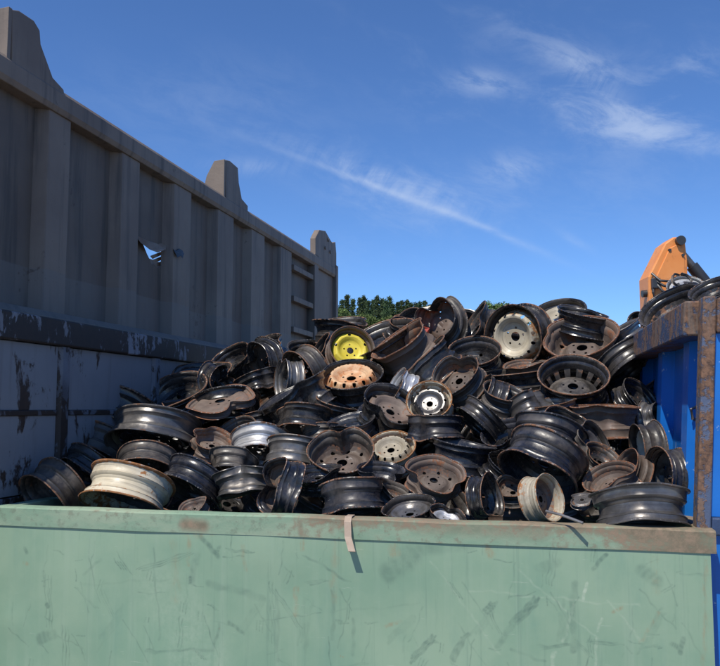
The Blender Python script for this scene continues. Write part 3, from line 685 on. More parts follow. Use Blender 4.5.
def disc_arrays(nh, hr, bolts, lift, slot=False):
    """pressed disc with a ring of real holes, bolt holes and a hub bore"""
    V = []; Fc = []
    def ringpts(r, n, ph=0): return [(r * math.cos(ph + 2 * math.pi * k / n), r * math.sin(ph + 2 * math.pi * k / n)) for k in range(n)]
    def addring(r0, r1, n, ph):
        k0 = len(V); V.extend(ringpts(r0, n, ph)); V.extend(ringpts(r1, n, ph))
        for k in range(n): Fc.append((k0 + k, k0 + n + k, k0 + n + (k + 1) % n, k0 + (k + 1) % n))
    def holeband(r0, r1, n, rc, hr_):
        q = 4
        for s in range(n):
            a0 = 2 * math.pi * s / n; a1 = 2 * math.pi * (s + 1) / n; ac = (a0 + a1) / 2
            bd = [(r0, a0 + (a1 - a0) * k / q) for k in range(q)] + [(r0 + (r1 - r0) * k / q, a1) for k in range(q)] + [(r1, a1 - (a1 - a0) * k / q) for k in range(q)] + [(r1 - (r1 - r0) * k / q, a0) for k in range(q)]
            k0 = len(V); n_ = len(bd); cx, cy = rc * math.cos(ac), rc * math.sin(ac)
            for (r, a) in bd: V.append((r * math.cos(a), r * math.sin(a)))
            for (r, a) in bd:
                x, y = r * math.cos(a) - cx, r * math.sin(a) - cy; l = math.hypot(x, y); V.append((cx + x / l * hr_, cy + y / l * hr_))
            for k in range(n_): Fc.append((k0 + k, k0 + (k + 1) % n_, k0 + n_ + (k + 1) % n_, k0 + n_ + k))
    q4 = 4
    addring(.028, .040, bolts * q4, 0); holeband(.040, .066, bolts, .0525, .0075)
    n2 = max(nh, 5) * 4
    for r0, r1 in ((.066, .075), (.075, .086), (.086, .100), (.100, .112)): addring(r0, r1, n2, 0)
    if nh:
        holeband(.112, .146, nh, .129, hr)
    else:
        for r0, r1 in ((.112, .128),) if slot else ((.112, .128), (.128, .146)): addring(r0, r1, n2, 0)
    if slot:
        k0 = len(V); n3 = 56
        # the disc edge only touches the barrel on lands between open slots
        V.extend(ringpts(.128, n3)); V.extend(ringpts(.157, n3))
        for k in range(n3):
            if (k // 2) % 2 == 0: Fc.append((k0 + k, k0 + n3 + k, k0 + n3 + (k + 1) % n3, k0 + (k + 1) % n3))
    else: addring(.146, .157, n2, 0)
    P = np.array(V); r = np.hypot(P[:, 0], P[:, 1]); z = dz(r, lift)
    P3 = np.concatenate([P * DS, z[:, None]], 1); n = len(P3)
    B3 = P3 - np.array([0, 0, .004])
    Fb = [tuple(n + i for i in f[::-1]) for f in Fc]
    # close the holes' walls by joining boundary edges
    cnt = {}
    for f in Fc:
        for i in range(4):
            e = (f[i], f[(i + 1) % 4]); cnt[e] = cnt.get(e, 0) + 1
    walls = [(b_, a_, n + a_, n + b_) for (a_, b_) in cnt if (b_, a_) not in cnt and r[a_] < .1565 and not (abs(r[a_] - .146) < 1e-6 and abs(r[b_] - .146) < 1e-6 and not slot)]
    wear = np.clip((r - .12) / .05, 0, .5); wear = np.concatenate([wear, wear])
    return np.concatenate([P3, B3]), Fc + Fb + walls, wear
def alloy_arrays(ns):
    V = []; Fc = []
    mb = MB()
    n = 30
    for r0, r1, z0, z1 in ((.0, .05, .02, .035), (.135, .166, .03, .06)):
        k0 = len(mb.v)
        vs = []
        for z in (z0, z1):
            for r in (max(r0, .012), r1):
                vs += [(r * math.cos(2 * math.pi * k / n), r * math.sin(2 * math.pi * k / n), z) for k in range(n)]
        fs = []
        for k in range(n):
            k1 = (k + 1) % n
            fs += [(2 * n + k, 3 * n + k, 3 * n + k1, 2 * n + k1), (n + k, n + k1, 3 * n + k1, 3 * n + k), (k, 2 * n + k, 2 * n + k1, k1), (k, k1, n + k1, n + k)]
        mb.add(vs, fs)
    for s in range(ns):
        a = 2 * math.pi * s / ns; ca, sa = math.cos(a), math.sin(a)
        def P(r, w_, z): return (r * ca - w_ * sa, r * sa + w_ * ca, z)
        vs = [P(.045, -.018, .015), P(.045, .018, .015), P(.14, .028, .03), P(.14, -.028, .03), P(.045, -.012, .040), P(.045, .012, .040), P(.14, .022, .062), P(.14, -.022, .062)]
        mb.add(vs, [(3, 2, 1, 0), (4, 5, 6, 7), (0, 1, 5, 4), (1, 2, 6, 5), (2, 3, 7, 6), (3, 0, 4, 7)])
    return np.array(mb.v), mb.f, np.zeros(len(mb.v))
BAR = {n: barrel_arrays(n) for n in (26, 52)}
STY = {'h14': dict(nh=14, hr=.0100, bolts=5, lift=.040), 'h8': dict(nh=8, hr=.0125, bolts=4, lift=.01), 'h10': dict(nh=10, hr=.0105, bolts=5, lift=.004),
       'tooth': dict(nh=0, hr=0, bolts=4, lift=.0, slot=True), 'h5': dict(nh=5, hr=.014, bolts=5, lift=.002), 'plain': dict(nh=0, hr=0, bolts=5, lift=.0)}
DISC = {k: disc_arrays(**v) for k, v in STY.items()}; DISC['alloy'] = alloy_arrays(7)

def wrap(a): return (a + np.pi) % (2 * np.pi) - np.pi
def deform(V, p):
    V = V.copy(); x, y, z = V[:, 0], V[:, 1], V[:, 2]; r = np.hypot(x, y); th = np.arctan2(y, x); f = np.clip(r / RW0, 0, 1)
    rs = np.ones_like(r)
    for (t0, amp, wd, zb) in p['dents']:
        d = wrap(th - t0); g = np.exp(-(d / wd) ** 2); zw = np.clip(1 - zb * z / .084, 0, 2) / (1 + abs(zb) * .6)
        rs *= 1 - amp * g * zw * f ** 1.5
        rs *= 1 + .16 * amp * f * np.exp(-((np.abs(d) - 2.1 * wd) / (wd * 1.2)) ** 2)
        z = z + np.sign(z) * amp * .05 * g * f * (r > .17)
    for a, k, ph in p['wob']: rs *= 1 + a * np.cos(k * th + ph) * f
    x = r * rs * np.cos(th); y = r * rs * np.sin(th)
    z = z * p.get('zs', 1.0) + RW0 * sum(a * np.sin(k * th + ph) * f ** 2 for a, k, ph in p['warp'])
    B, ax = p.get('bend', (0, 0))
    if abs(B) > 1e-3:
        c, s = math.cos(ax), math.sin(ax); u = x * c + y * s; v = -x * s + y * c; rho = RW0 / B; ang = B * u / RW0
        u2 = (rho - z) * np.sin(ang); z2 = rho - (rho - z) * np.cos(ang); x = u2 * c - v * s; y = u2 * s + v * c; z = z2
    return np.stack([x, y, z], 1)
def mesh_from(name, V, Fs, wear, mat):
    me = bpy.data.meshes.new(name); me.from_pydata(V.tolist(), [], [tuple(int(i) for i in f) for f in Fs])
    at = me.attributes.new('wear', 'FLOAT', 'POINT'); at.data.foreach_set('value', np.asarray(wear, np.float32))
    me.materials.append(FIN[mat]); smooth_mesh(me, 38); return me

SKYL = [(-50, 405), (60, 400), (120, 385), (200, 352), (262, 338), (320, 322), (380, 315), (440, 305), (500, 306), (560, 306), (600, 318), (640, 335), (760, 360)]
def skyl(px): return float(np.interp(px, [a for a, _ in SKYL], [b_ for _, b_ in SKYL]))
def yfront(px):
    u = (px - 360) / F; d = F1 - F0            # F0 + s d has x = u y
    s = (u * F0.y - F0.x) / (d.x - u * d.y); return F0.y + s * d.y
def yheap(px, py):
    y0 = yfront(px) + .21; s = (512 - py) / (512 - skyl(px)); s = max(-.1, min(1.15, s))
    back = float(np.interp(px, [0, 200, 350, 650], [5.5, 6.0, 5.75, 5.1]))
    return y0 + (back - y0) * s ** 1.1 if s > 0 else y0 + s * .2
def place(o, px, py, Y, D, alpha, phi, side):
    """wheel centre through a pixel at distance Y; its visible face points to image angle alpha, tilted phi from the line of sight"""
    r = ray(px, py); c = CAM + r * (Y / r.y); tcam = -r.normalized()
    ux = RT - tcam * RT.dot(tcam); ux.normalize(); uy = tcam.cross(ux)
    a, f = R(alpha), R(phi)
    n = ux * (math.sin(f) * math.cos(a)) + uy * (math.sin(f) * math.sin(a)) + tcam * math.cos(f)
    yl = ux * (math.cos(f) * math.cos(a)) + uy * (math.cos(f) * math.sin(a)) - tcam * math.sin(f); xl = yl.cross(n)
    if side == 'b': n = -n; yl = -yl
    dm = float(np.interp(py, [345, 425, 500], [1.04, .96, .875])) * D * (Y / r.y) / F
    sc = dm / (2 * RW0)
    M = Matrix((xl, yl, n)).transposed().to_4x4(); o.rotation_euler = M.to_euler(); o.location = c; o.scale = (sc,) * 3
    return dm
PROX = []
def prox_arrays():
    """coarse wheel used to find crossing steel"""
    pr = [(-.083, .199), (-.072, .186), (-.04, .183), (-.02, .166), (.005, .166), (.03, .184), (.072, .186), (.081, .199)]; N = 22; V = []; Fc = []
    for k in range(N):
        for z, r in pr: V.append((r * math.cos(2 * math.pi * k / N), r * math.sin(2 * math.pi * k / N), z))
    M = len(pr)
    for k in range(N):
        for j in range(M - 1): Fc.append((k * M + j, ((k + 1) % N) * M + j, ((k + 1) % N) * M + j + 1, k * M + j + 1))
    k0 = len(V); V.append((0, 0, .01)); V += [(.13 * math.cos(2 * math.pi * k / N), .13 * math.sin(2 * math.pi * k / N), .038) for k in range(N)]
    for k in range(N): Fc.append((k0, k0 + 1 + k, k0 + 1 + (k + 1) % N)); Fc.append((k0 + 1 + k, k * M + 3, ((k + 1) % N) * M + 3, k0 + 1 + (k + 1) % N))
    return np.array(V, float), Fc
PRV, PRF = prox_arrays()
WG = 'scrap wheels heaped in the green container'
rnd = random.Random(11)
def wheel(px, py, D, alpha, phi, side, fb, fd, style, label, Y=None, dy=0.0, dents=None, bend=None, sq=0.0, zs=1.0, group=WG, N=52, calm=1.0, pin=None):
    o = empty('wheel_rim'); tag(o, label, 'wheel rim', group)
    dm = place(o, px, py, (Y or yheap(px, py)) + dy, D, alpha, phi, side)
    flip = -1 if side == 'b' else 1
    dl = [(flip * R(t0), a, w_, zb * flip) for (t0, a, w_, zb) in (dents or [])]
    if not dents and calm:
        for _ in range(rnd.choice((0, 1, 1) if calm < .4 else (1, 1, 2, 3))): dl.append((rnd.uniform(-3.1, 3.1), rnd.uniform(.10, .44) * calm, rnd.uniform(.22, .5), rnd.uniform(-1, 1)))
    p = dict(dents=dl, wob=[(sq + rnd.uniform(-.03, .03) * calm, 2, rnd.uniform(0, 6) if not sq else flip * math.pi), (rnd.uniform(0, .015) * calm, 3, rnd.uniform(0, 6)), (rnd.uniform(0, .006), 7, rnd.uniform(0, 6))],
             warp=[(rnd.uniform(0, .05) * calm, 2, rnd.uniform(0, 6)), (rnd.uniform(0, .02), 3, rnd.uniform(0, 6))], zs=zs * (rnd.uniform(.92, 1.06) if calm < .5 else rnd.uniform(.78, 1.16)))
    if bend: p['bend'] = (bend[0] * flip, flip * R(bend[1]))
    elif calm: p['bend'] = (rnd.uniform(-.36, .36) * calm, rnd.uniform(0, 3))
    PROX.append((o, (deform(PRV, p), PRF), True, py > 488 if pin is None else pin))
    V, Fq, wz = BAR[N]; obj('barrel', mesh_from('barrel', deform(V, p), Fq, wz, fb), o)
    if style:
        V, Fq, wz = DISC[style]; ph = rnd.uniform(0, 6); c, s = math.cos(ph), math.sin(ph)
        V = V @ np.array([[c, s, 0], [-s, c, 0], [0, 0, 1]])
        obj('disc', mesh_from('disc', deform(V, p), Fq, wz, fd), o)
    return o
W_ = wheel
# --- left front corner
W_(154, 438, 94, -98, 66, 'o', 'G', 'K', 'h8', 'large dark grey wheel, open face down, above the cream wheel at left', calm=.7)
W_(118, 417, 84, -105, 70, 'o', 'K', 'K', 'h10', 'black wheel with bent upper flange above the big grey one, by the wall', dents=[(70, .3, .35, .6)])
W_(98, 452, 82, -112, 66, 'o', 'W', 'K', 'h8', 'half shaded worn black wheel left of the big grey wheel', calm=.7)
W_(56, 492, 74, -135, 62, 'b', 'W', 'W', 'plain', 'flattened dark wheel in the shaded left corner behind the green rim', dents=[(90, .4, .5, 0)], dy=-.02)
W_(128, 494, 100, -108, 73, 'b', 'C', 'W', 'plain', 'cream wheel with rusty flanges on the green rim at left', calm=.35, dy=-.05)
W_(146, 470, 70, -100, 48, 'b', 'W', 'K', 'plain', 'dark open wheel between the big grey wheel and the cream one', dy=.08)
W_(196, 485, 84, -120, 74, 'b', 'B', 'K', 'h8', 'glossy black wheel tilted down left, right of the cream wheel', calm=.6)
W_(194, 509, 34, 120, 60, 'b', 'R', 'R', 'plain', 'small rusty wheel edge poking over the green rim below the glossy black wheel', dents=[(60, .35, .4, 0)], dy=-.02)
W_(84, 470, 66, -120, 70, 'b', 'K', 'K', 'plain', 'black wheel deep in shade above the flattened dark one', dy=.1)
# --- left middle
W_(261, 449, 72, -96, 66, 'b', 'S', 'G', 'h8', 'bright silver wheel lying open side down in the left middle of the heap', calm=.7, dy=.03)
W_(294, 455, 66, -97, 76, 'o', 'G', 'G', 'h8', 'dull grey wheel right beside the bright silver one', calm=.8, dy=-.04)
W_(232, 466, 52, -100, 62, 'b', 'W', 'W', 'h8', 'small dark wheel below the bright silver one', dy=-.02)
W_(247, 480, 74, -82, 86, 'b', 'G', 'R', 'plain', 'grey wheel lying flat left of the pinched wheel', calm=.8)
W_(283, 488, 66, 165, 58, 'b', 'B', 'R', 'plain', 'wheel pinched and folded upright into a V at the green rim', dents=[(95, .62, .34, 0), (-80, .25, .4, 0)], bend=(.75, 90), dy=-.06)
W_(303, 422, 60, -95, 70, 'o', 'K', 'G', 'h8', 'small black wheel lying flat above the dull grey wheel', calm=.7)
W_(228, 415, 76, -82, 68, 'b', 'K', 'K', 'plain', 'wide black wheel under the pinkish brown crushed rim', dy=.02)
W_(220, 401, 74, 102, 71, 'o', 'R', 'R', 'plain', 'pinkish brown crushed rim flattened to a leaf shape', dents=[(-60, .5, .35, 0), (90, .35, .6, 0)], sq=.10, zs=.22, dy=-.27, pin=True)
W_(216, 384, 44, 30, 58, 'b', 'K', 'K', 'plain', 'small bent black wheel near the pale blue wall', dents=[(100, .6, .3, 0)], bend=(.8, 0))
W_(266, 364, 50, -155, 52, 'b', 'K', 'W', 'plain', 'black wheel bent to a peak below the grey tipper body', dents=[(40, .5, .34, 0), (150, .2, .4, 0)], bend=(.5, 60))
W_(258, 385, 48, -72, 76, 'b', 'K', 'K', 'h8', 'black wheel lying below the peaked one', calm=.8)
W_(290, 381, 46, 175, 72, 'b', 'G', 'K', 'h8', 'grey wheel standing on edge beside the peaked black one', calm=.7, dy=-.05)
W_(298, 402, 72, 121, 86, 'b', 'K', 'K', 'plain', 'long black wheel seen edge on, slanting up to the right', sq=-.06, dy=-.18, pin=True)
W_(262, 424, 50, -80, 72, 'b', 'B', 'K', 'plain', 'dark wheel squeezed under the slanting black one', dy=.05)
W_(240, 436, 46, 110, 60, 'b', 'W', 'R', 'h5', 'dim wheel between the wide black one and the silver one', dy=.1)
W_(212, 446, 46, 80, 58, 'b', 'R', 'R', 'plain', 'dim rusty wheel right of the big grey one', dy=.12)
# --- shaded back left
W_(176, 398, 66, 120, 62, 'b', 'K', 'K', 'plain', 'black wheel in deep shade against the pale blue wall')
W_(204, 380, 60, 100, 66, 'b', 'K', 'K', 'h8', 'topmost black wheel in the shade by the pale blue wall')
W_(186, 418, 60, 70, 70, 'b', 'K', 'K', 'plain', 'shaded black wheel left of the crushed brown rim', dy=.08)
W_(146, 412, 52, -80, 70, 'b', 'K', 'K', 'plain', 'shaded black wheel above the big grey wheel', dy=.12)
W_(236, 366, 50, 130, 60, 'b', 'K', 'K', 'plain', 'shaded black wheel left of the peaked wheel', dy=.1)
# --- upper left, under the tipper's end
W_(306, 374, 56, 205, 58, 'b', 'W', 'W', 'h8', 'open wheel with rust brown flange facing left, left of the orange one', calm=.7)
W_(324, 357, 46, 152, 78, 'b', 'K', 'K', 'plain', 'glossy black wheel with rusty left flange, left of the yellow centred wheel', calm=.7, dy=-.05)
W_(341, 331, 56, 88, 84, 'b', 'K', 'K', 'h8', 'black wheel lying flat on the skyline beside the tipper body', dents=[(0, .25, .4, 0), (-90, .2, .5, 0)])
W_(350, 351, 46, 60, 28, 'o', 'R', 'Y', 'h5', 'rusty rimmed wheel with a bright yellow centre', calm=.2, dy=-.12, pin=True)
W_(385, 346, 70, 117, 72, 'b', 'K', 'K', 'h8', 'black wheel with rusty upper flange, slanting up right of the yellow one', calm=.7, dy=-.05)
W_(408, 352, 66, 127, 74, 'b', 'R', 'R', 'plain', 'brownish wheel slanting parallel behind the black one', calm=.6)
W_(352, 385, 66, 95, 62, 'o', 'K', 'O', 'h14', 'wheel with orange and white rusted disc and a ring of round holes', calm=.2, dy=-.05, pin=True)
W_(428, 368, 66, 131, 84, 'b', 'K', 'K', 'plain', 'black wheel edge on, slanting up right of the small silver one', dy=-.10, calm=.8)
W_(402, 390, 46, 150, 76, 'b', 'S', 'K', 'plain', 'small silver wheel on edge right of the orange rusted one', calm=.7, dy=-.06)
W_(390, 413, 66, 66, 58, 'o', 'K', 'R', 'h5', 'black wheel with brown disc facing up right, below the silver one', calm=.8, dy=-.08)
W_(430, 405, 48, 100, 34, 'o', 'C', 'G', 'h8', 'off white wheel with grey disc facing the camera, mid heap', calm=.3)
W_(332, 414, 56, 70, 84, 'b', 'K', 'K', 'plain', 'black wheel edge on under the orange rusted one')
W_(352, 428, 50, 100, 74, 'b', 'B', 'K', 'plain', 'dark wheel above the heart shaped one', dy=.02)
W_(322, 436, 44, -85, 74, 'b', 'W', 'W', 'h8', 'dim dark wheel left above the heart shaped one', dy=.06)
W_(384, 336, 40, 110, 74, 'b', 'R', 'R', 'plain', 'rusty wheel on the skyline behind the slanting black one', dy=.15)
W_(404, 335, 38, 60, 64, 'b', 'K', 'K', 'plain', 'dark wheel on the skyline right of the rusty one', dy=.18)
W_(412, 325, 34, 120, 40, 'b', 'K', 'K', 'plain', 'black wheel on the skyline left of the dented open wheel', dy=.12)
# --- front middle
W_(342, 462, 82, 97, 52, 'b', 'W', 'R', 'h10', 'open wheel dented into a heart shape in the middle of the heap', dents=[(86, .50, .22, .2)], dy=-.05)
W_(392, 455, 58, 102, 50, 'o', 'C', 'C', 'h14', 'cream wheel with two rings of holes behind the heart shaped one', calm=.25, dy=.06)
W_(353, 498, 74, -84, 80, 'b', 'B', 'R', 'plain', 'bluish black wheel lying at the rim above the pale hanging strip', calm=.8, dy=-.05)
W_(380, 480, 56, 80, 66, 'b', 'B', 'B', 'plain', 'dark wheel half hidden behind the heart shaped one', dy=.02)
W_(434, 479, 64, 78, 52, 'b', 'R', 'R', 'h8', 'brown open wheel bent angular, front middle', dents=[(-30, .18, .3, 0), (-140, .2, .3, 0), (60, .15, .3, 0)], dy=-.05)
W_(410, 515, 66, 100, 66, 'o', 'K', 'G', 'plain', 'glossy black wheel cut off by the green rim below the brown angular one', calm=.7, dy=-.04)
W_(446, 521, 46, 70, 62, 'o', 'K', 'S', 'plain', 'crumpled dark wheel with bright inside at the green rim', dents=[(90, .45, .25, 0)], dy=-.05)
W_(435, 431, 66, -94, 84, 'b', 'B', 'K', 'h8', 'black wheel lying flat with rusty top edge, below the off white one', calm=.8, dy=-.03)
W_(462, 457, 72, 80, 85, 'b', 'B', 'K', 'plain', 'long dark wheel lying edge on above the brown angular one', calm=.8)
W_(392, 498, 46, 60, 66, 'b', 'W', 'R', 'plain', 'shaded wheel between the bluish black wheel and the angular one', dy=.1)
W_(318, 478, 50, 100, 70, 'b', 'K', 'K', 'plain', 'dark wheel under the heart shaped one', dy=.06)
# --- centre right
W_(482, 420, 58, -133, 78, 'b', 'K', 'W', 'plain', 'black wheel tilted on edge left of the big nested wheels', calm=.7, dy=-.1)
W_(505, 400, 50, 72, 70, 'b', 'W', 'K', 'plain', 'worn wheel right behind the tilted black one', calm=.6)
W_(490, 398, 44, 150, 70, 'b', 'K', 'K', 'plain', 'black wheel half hidden left of the worn one', dy=.05)
W_(528, 410, 50, -60, 76, 'b', 'G', 'K', 'h8', 'dark grey wheel on edge left above the stacked ribbed wheels', dy=.05)
W_(553, 414, 52, 98, 80, 'b', 'G', 'K', 'plain', 'ribbed dark grey wheel lying flat below the wheel with the toothed disc', calm=.7)
W_(563, 432, 56, 62, 44, 'b', 'K', 'K', 'tooth', 'black open wheel facing up right behind the big nested wheels', calm=.8, dy=.03)
W_(548, 440, 78, -108, 70, 'b', 'B', 'K', 'h8', 'upper of the two big nested black wheels, front right', calm=.3)
W_(543, 464, 90, -118, 62, 'b', 'B', 'K', 'plain', 'lower of the two big nested black wheels, open side down left', calm=.3, dy=-.05)
W_(541, 499, 56, 12, 56, 'b', 'C', 'R', 'plain', 'cream and rust streaked wheel standing on edge at the green rim', calm=.3, dy=-.10)
W_(485, 497, 54, 10, 64, 'b', 'K', 'K', 'h8', 'black wheel standing on edge, open to the right, left of the cream streaked one', calm=.7, dy=-.08)
W_(513, 492, 44, 90, 50, 'b', 'W', 'R', 'h8', 'brown wheel in shadow inside the big nested wheels', dy=.12)
W_(588, 448, 56, 22, 60, 'o', 'W', 'G', 'plain', 'dark round wheel right of the nested wheels', calm=.7, dy=.02)
W_(612, 484, 60, 110, 60, 'b', 'R', 'R', 'plain', 'rust brown wheel lying behind the wide dark grey one at right', calm=.8)
W_(582, 500, 32, 95, 62, 'o', 'G', 'G', 'plain', 'small loose grey disc lying left of the wide dark grey wheel', zs=.35, dy=-.06)
W_(640, 507, 108, -88, 84, 'b', 'G', 'W', 'plain', 'wide dark grey wheel on the green rim at right, beside the blue container', dents=[(95, .06, .6, 0), (-60, .10, .35, .9), (-120, .09, .3, .9)], bend=(.12, 30), Y=3.24)
W_(668, 478, 68, 176, 62, 'b', 'K', 'W', 'h8', 'glossy black wheel standing on edge above the wide dark grey one', calm=.35, dy=.06)
W_(649, 447, 54, 188, 72, 'o', 'W', 'C', 'h10', 'wheel on edge with a white disc seen side on, near the blue container', calm=.7, dy=.05)
W_(649, 421, 40, 5, 78, 'b', 'G', 'K', 'plain', 'small ribbed grey wheel on edge beside the blue container wall', calm=.7)
W_(605, 421, 70, 89, 86, 'b', 'R', 'R', 'plain', 'long rusty brown wheel lying flat right below the toothed disc wheel', calm=.7)
W_(632, 472, 46, 150, 60, 'b', 'R', 'W', 'h8', 'shaded rusty wheel left of the glossy standing one', dy=.12)
W_(600, 462, 46, 60, 64, 'b', 'W', 'K', 'plain', 'shaded dark wheel above the rust brown one', dy=.12)
# --- upper right
W_(573, 386, 72, 87, 54, 'b', 'K', 'W', 'tooth', 'open black wheel with a toothed disc deep inside, right of centre', calm=.25, dy=-.04)
W_(582, 347, 70, 96, 56, 'b', 'R', 'R', 'h5', 'open rusty brown wheel on the skyline right of the white one', calm=.7)
W_(624, 362, 54, -48, 74, 'b', 'K', 'W', 'plain', 'black wheel tipping toward the blue container below its rim', calm=.7, dy=-.04)
W_(561, 318, 52, 100, 62, 'o', 'K', 'C', 'plain', 'topmost wheel on the right skyline with pale disc', calm=.7, dy=.06)
W_(582, 324, 56, 76, 82, 'b', 'K', 'K', 'plain', 'glossy black wheel bent on the skyline before the pale disc one', dents=[(90, .3, .4, 0), (0, .2, .5, 0)])
W_(519, 336, 64, 188, 27, 'o', 'K', 'C', 'h14', 'big off white wheel facing the camera near the top of the heap', calm=.12, dy=-.1)
W_(440, 325, 54, 158, 42, 'b', 'W', 'R', 'h5', 'open dented wheel with rusty inside at the top of the heap', dents=[(40, .45, .3, 0)], bend=(.4, 40))
W_(477, 328, 50, 146, 76, 'b', 'W', 'K', 'plain', 'black wheel on edge left of the big off white one', calm=.8, dy=.05)
W_(475, 360, 56, 95, 58, 'b', 'K', 'K', 'h8', 'black open wheel facing up, below left of the big off white one', calm=.3)
W_(459, 381, 54, 122, 46, 'b', 'W', 'R', 'h5', 'open wheel with brown inside, mid heap above the tilted black one', calm=.8, dy=-.03)
W_(527, 367, 46, 96, 80, 'b', 'R', 'R', 'plain', 'flat rusty wheel below the big off white one', zs=.6, dy=-.05)
W_(514, 382, 70, 94, 84, 'b', 'K', 'K', 'plain', 'wide black wheel lying flat left of the toothed disc wheel', calm=.7)
W_(545, 352, 44, 20, 60, 'b', 'K', 'K', 'plain', 'dark wheel right behind the big off white one', dy=.12)
W_(622, 336, 44, 118, 84, 'b', 'G', 'K', 'plain', 'grey wheel edge on at the blue container rim', calm=.7)
W_(639, 326, 26, 150, 40, 'b', 'K', 'K', 'plain', 'small black wheel end at the tip of the blue rim', Y=5.3)
W_(640, 388, 56, 120, 60, 'b', 'K', 'K', 'plain', 'black wheel in the dark gap along the blue container', dy=.25)
W_(636, 402, 50, 40, 66, 'b', 'K', 'K', 'h8', 'lower black wheel in the dark gap along the blue container', dy=.12)
W_(508, 440, 56, 110, 62, 'b', 'B', 'K', 'plain', 'dark wheel between the long dark one and the nested wheels', dy=.1)
W_(505, 470, 50, 70, 60, 'b', 'K', 'K', 'plain', 'shaded wheel above the black one standing on edge', dy=.12)
# --- in the blue container
BG = 'wheels showing over the rim of the blue container'
W_(676, 314, 66, 122, 64, 'b', 'K', 'K', 'plain', 'large black wheel leaning out over the blue container rim', Y=4.55, group=BG, calm=.3)
W_(687, 296, 42, 75, 50, 'o', 'A', 'A', 'alloy', 'silver alloy wheel with spokes above the blue container', Y=5.0, group=BG, calm=.1)
W_(682, 281, 20, 60, 50, 'b', 'W', 'R', None, 'small rusty ring on top of the alloy wheel', Y=5.0, group=BG, zs=.4, dy=-.05)
W_(718, 296, 50, 110, 68, 'b', 'K', 'K', 'plain', 'black wheel at the right picture edge above the blue container', Y=4.4, group=BG, calm=.3)
# --- wheels deeper in the heap that show only through the gaps
GAP = 'dark wheel half buried deep in the heap, glimpsed between the outer wheels'
protos = []
for k in range(10):
    p = dict(dents=[(rnd.uniform(-3, 3), rnd.uniform(.2, .55), rnd.uniform(.2, .45), rnd.uniform(-1, 1)), (rnd.uniform(-3, 3), rnd.uniform(.1, .4), rnd.uniform(.2, .4), 0)], wob=[(rnd.uniform(-.05, .05), 2, 0)], warp=[(rnd.uniform(0, .06), 2, 0)], bend=(rnd.uniform(-.4, .4), 0))
    V, Fq, wz = BAR[26]; V2, F2, w2 = DISC[('plain', 'h8', 'h5', 'h10')[k % 4]]
    protos.append((mesh_from('barrel', deform(V, p), Fq, wz, 'KWBKRWGKWB'[k]), mesh_from('disc', deform(V2, p), F2, w2, 'KRKWRKKWGR'[k]), (deform(PRV, p), PRF)))
def buried(px, py, Y, D):
    a, b_, px3 = protos[rnd.randrange(10)]; o = empty('wheel_rim'); tag(o, GAP, 'wheel rim', 'buried wheels of the heap')
    place(o, px, py, Y, D, rnd.uniform(40, 140), rnd.uniform(35, 80), 'b')
    obj('barrel', a, o); obj('disc', b_, o); PROX.append((o, px3, False, False))
for row, py in enumerate(range(338, 520, 24)):
    px = 46 + (row % 2) * 20
    while px < 690:
        if py > skyl(px) + 26:
            Y = yheap(px, py) + .19 + rnd.uniform(-.03, .06); aL = hit(px, py, b=0)
            X = (px - 360) / F * Y; la = (X - F0.x) * E1.x + (Y - F0.y) * E1.y
            if .16 < la < GW + .22: buried(px + rnd.uniform(-6, 6), py + rnd.uniform(-5, 5), Y, rnd.uniform(.35, .41) * F / Y)
        px += 41
# ------------------------------------------------------------------ settle: wheels whose steel crosses are drawn apart along the line of sight
from mathutils.bvhtree import BVHTree
def settle(rounds=26):
    bpy.context.view_layer.update()
    it = []
    for o, prox, hero, pin in PROX:
        M = Matrix.LocRotScale(o.location, o.rotation_euler, o.scale); P = np.c_[prox[0], np.ones(len(prox[0]))] @ np.array(M).T
        d = (o.location - CAM); it.append(dict(o=o, V=P[:, :3], F=prox[1], c=np.array(o.location), u=np.array(d.normalized()), r=o.scale.x * .215, hero=hero, pin=pin, off=0.0, bv=None, dist=d.length))
    for k in range(rounds):
        for a in it:
            if a['bv'] is None: a['bv'] = BVHTree.FromPolygons((a['V'] + a['u'] * a['off']).tolist(), a['F'])
        mv = [0.0] * len(it); hits = 0
        C = np.array([a['c'] + a['u'] * a['off'] for a in it])
        for i in range(len(it)):
            d = np.linalg.norm(C[i + 1:] - C[i], axis=1)
            for j in np.nonzero(d < np.array([it[i]['r'] + b_['r'] for b_ in it[i + 1:]]))[0]:
                j = i + 1 + int(j); a, b_ = it[i], it[j]
                if not (a['hero'] or b_['hero']): continue
                n = len(a['bv'].overlap(b_['bv']))
                if n == 0: continue
                hits += 1; st = min(.022, .006 + n * .0006)
                near, far = (i, j) if a['dist'] + a['off'] < b_['dist'] + b_['off'] else (j, i)
                if it[near]['hero'] and it[far]['hero']: mv[near] -= st * .5; mv[far] += st * .6
                elif it[far]['hero']: mv[near] += st * 2.2
                else: mv[far] += st * 1.6
        for a, m_ in zip(it, mv):
            if m_ and a['pin']: m_ = max(0.0, m_) * .5
            if m_:
                lim = .06 if a['pin'] else (.17 if a['hero'] else .6)
                a['off'] = max(-lim * .45, min(lim, a['off'] + max(-.03, min(.05, m_)))); a['bv'] = None
    for a in it: a['o'].location = Vector(a['c'] + a['u'] * a['off'])
    print('crossing pairs left', hits)
settle()

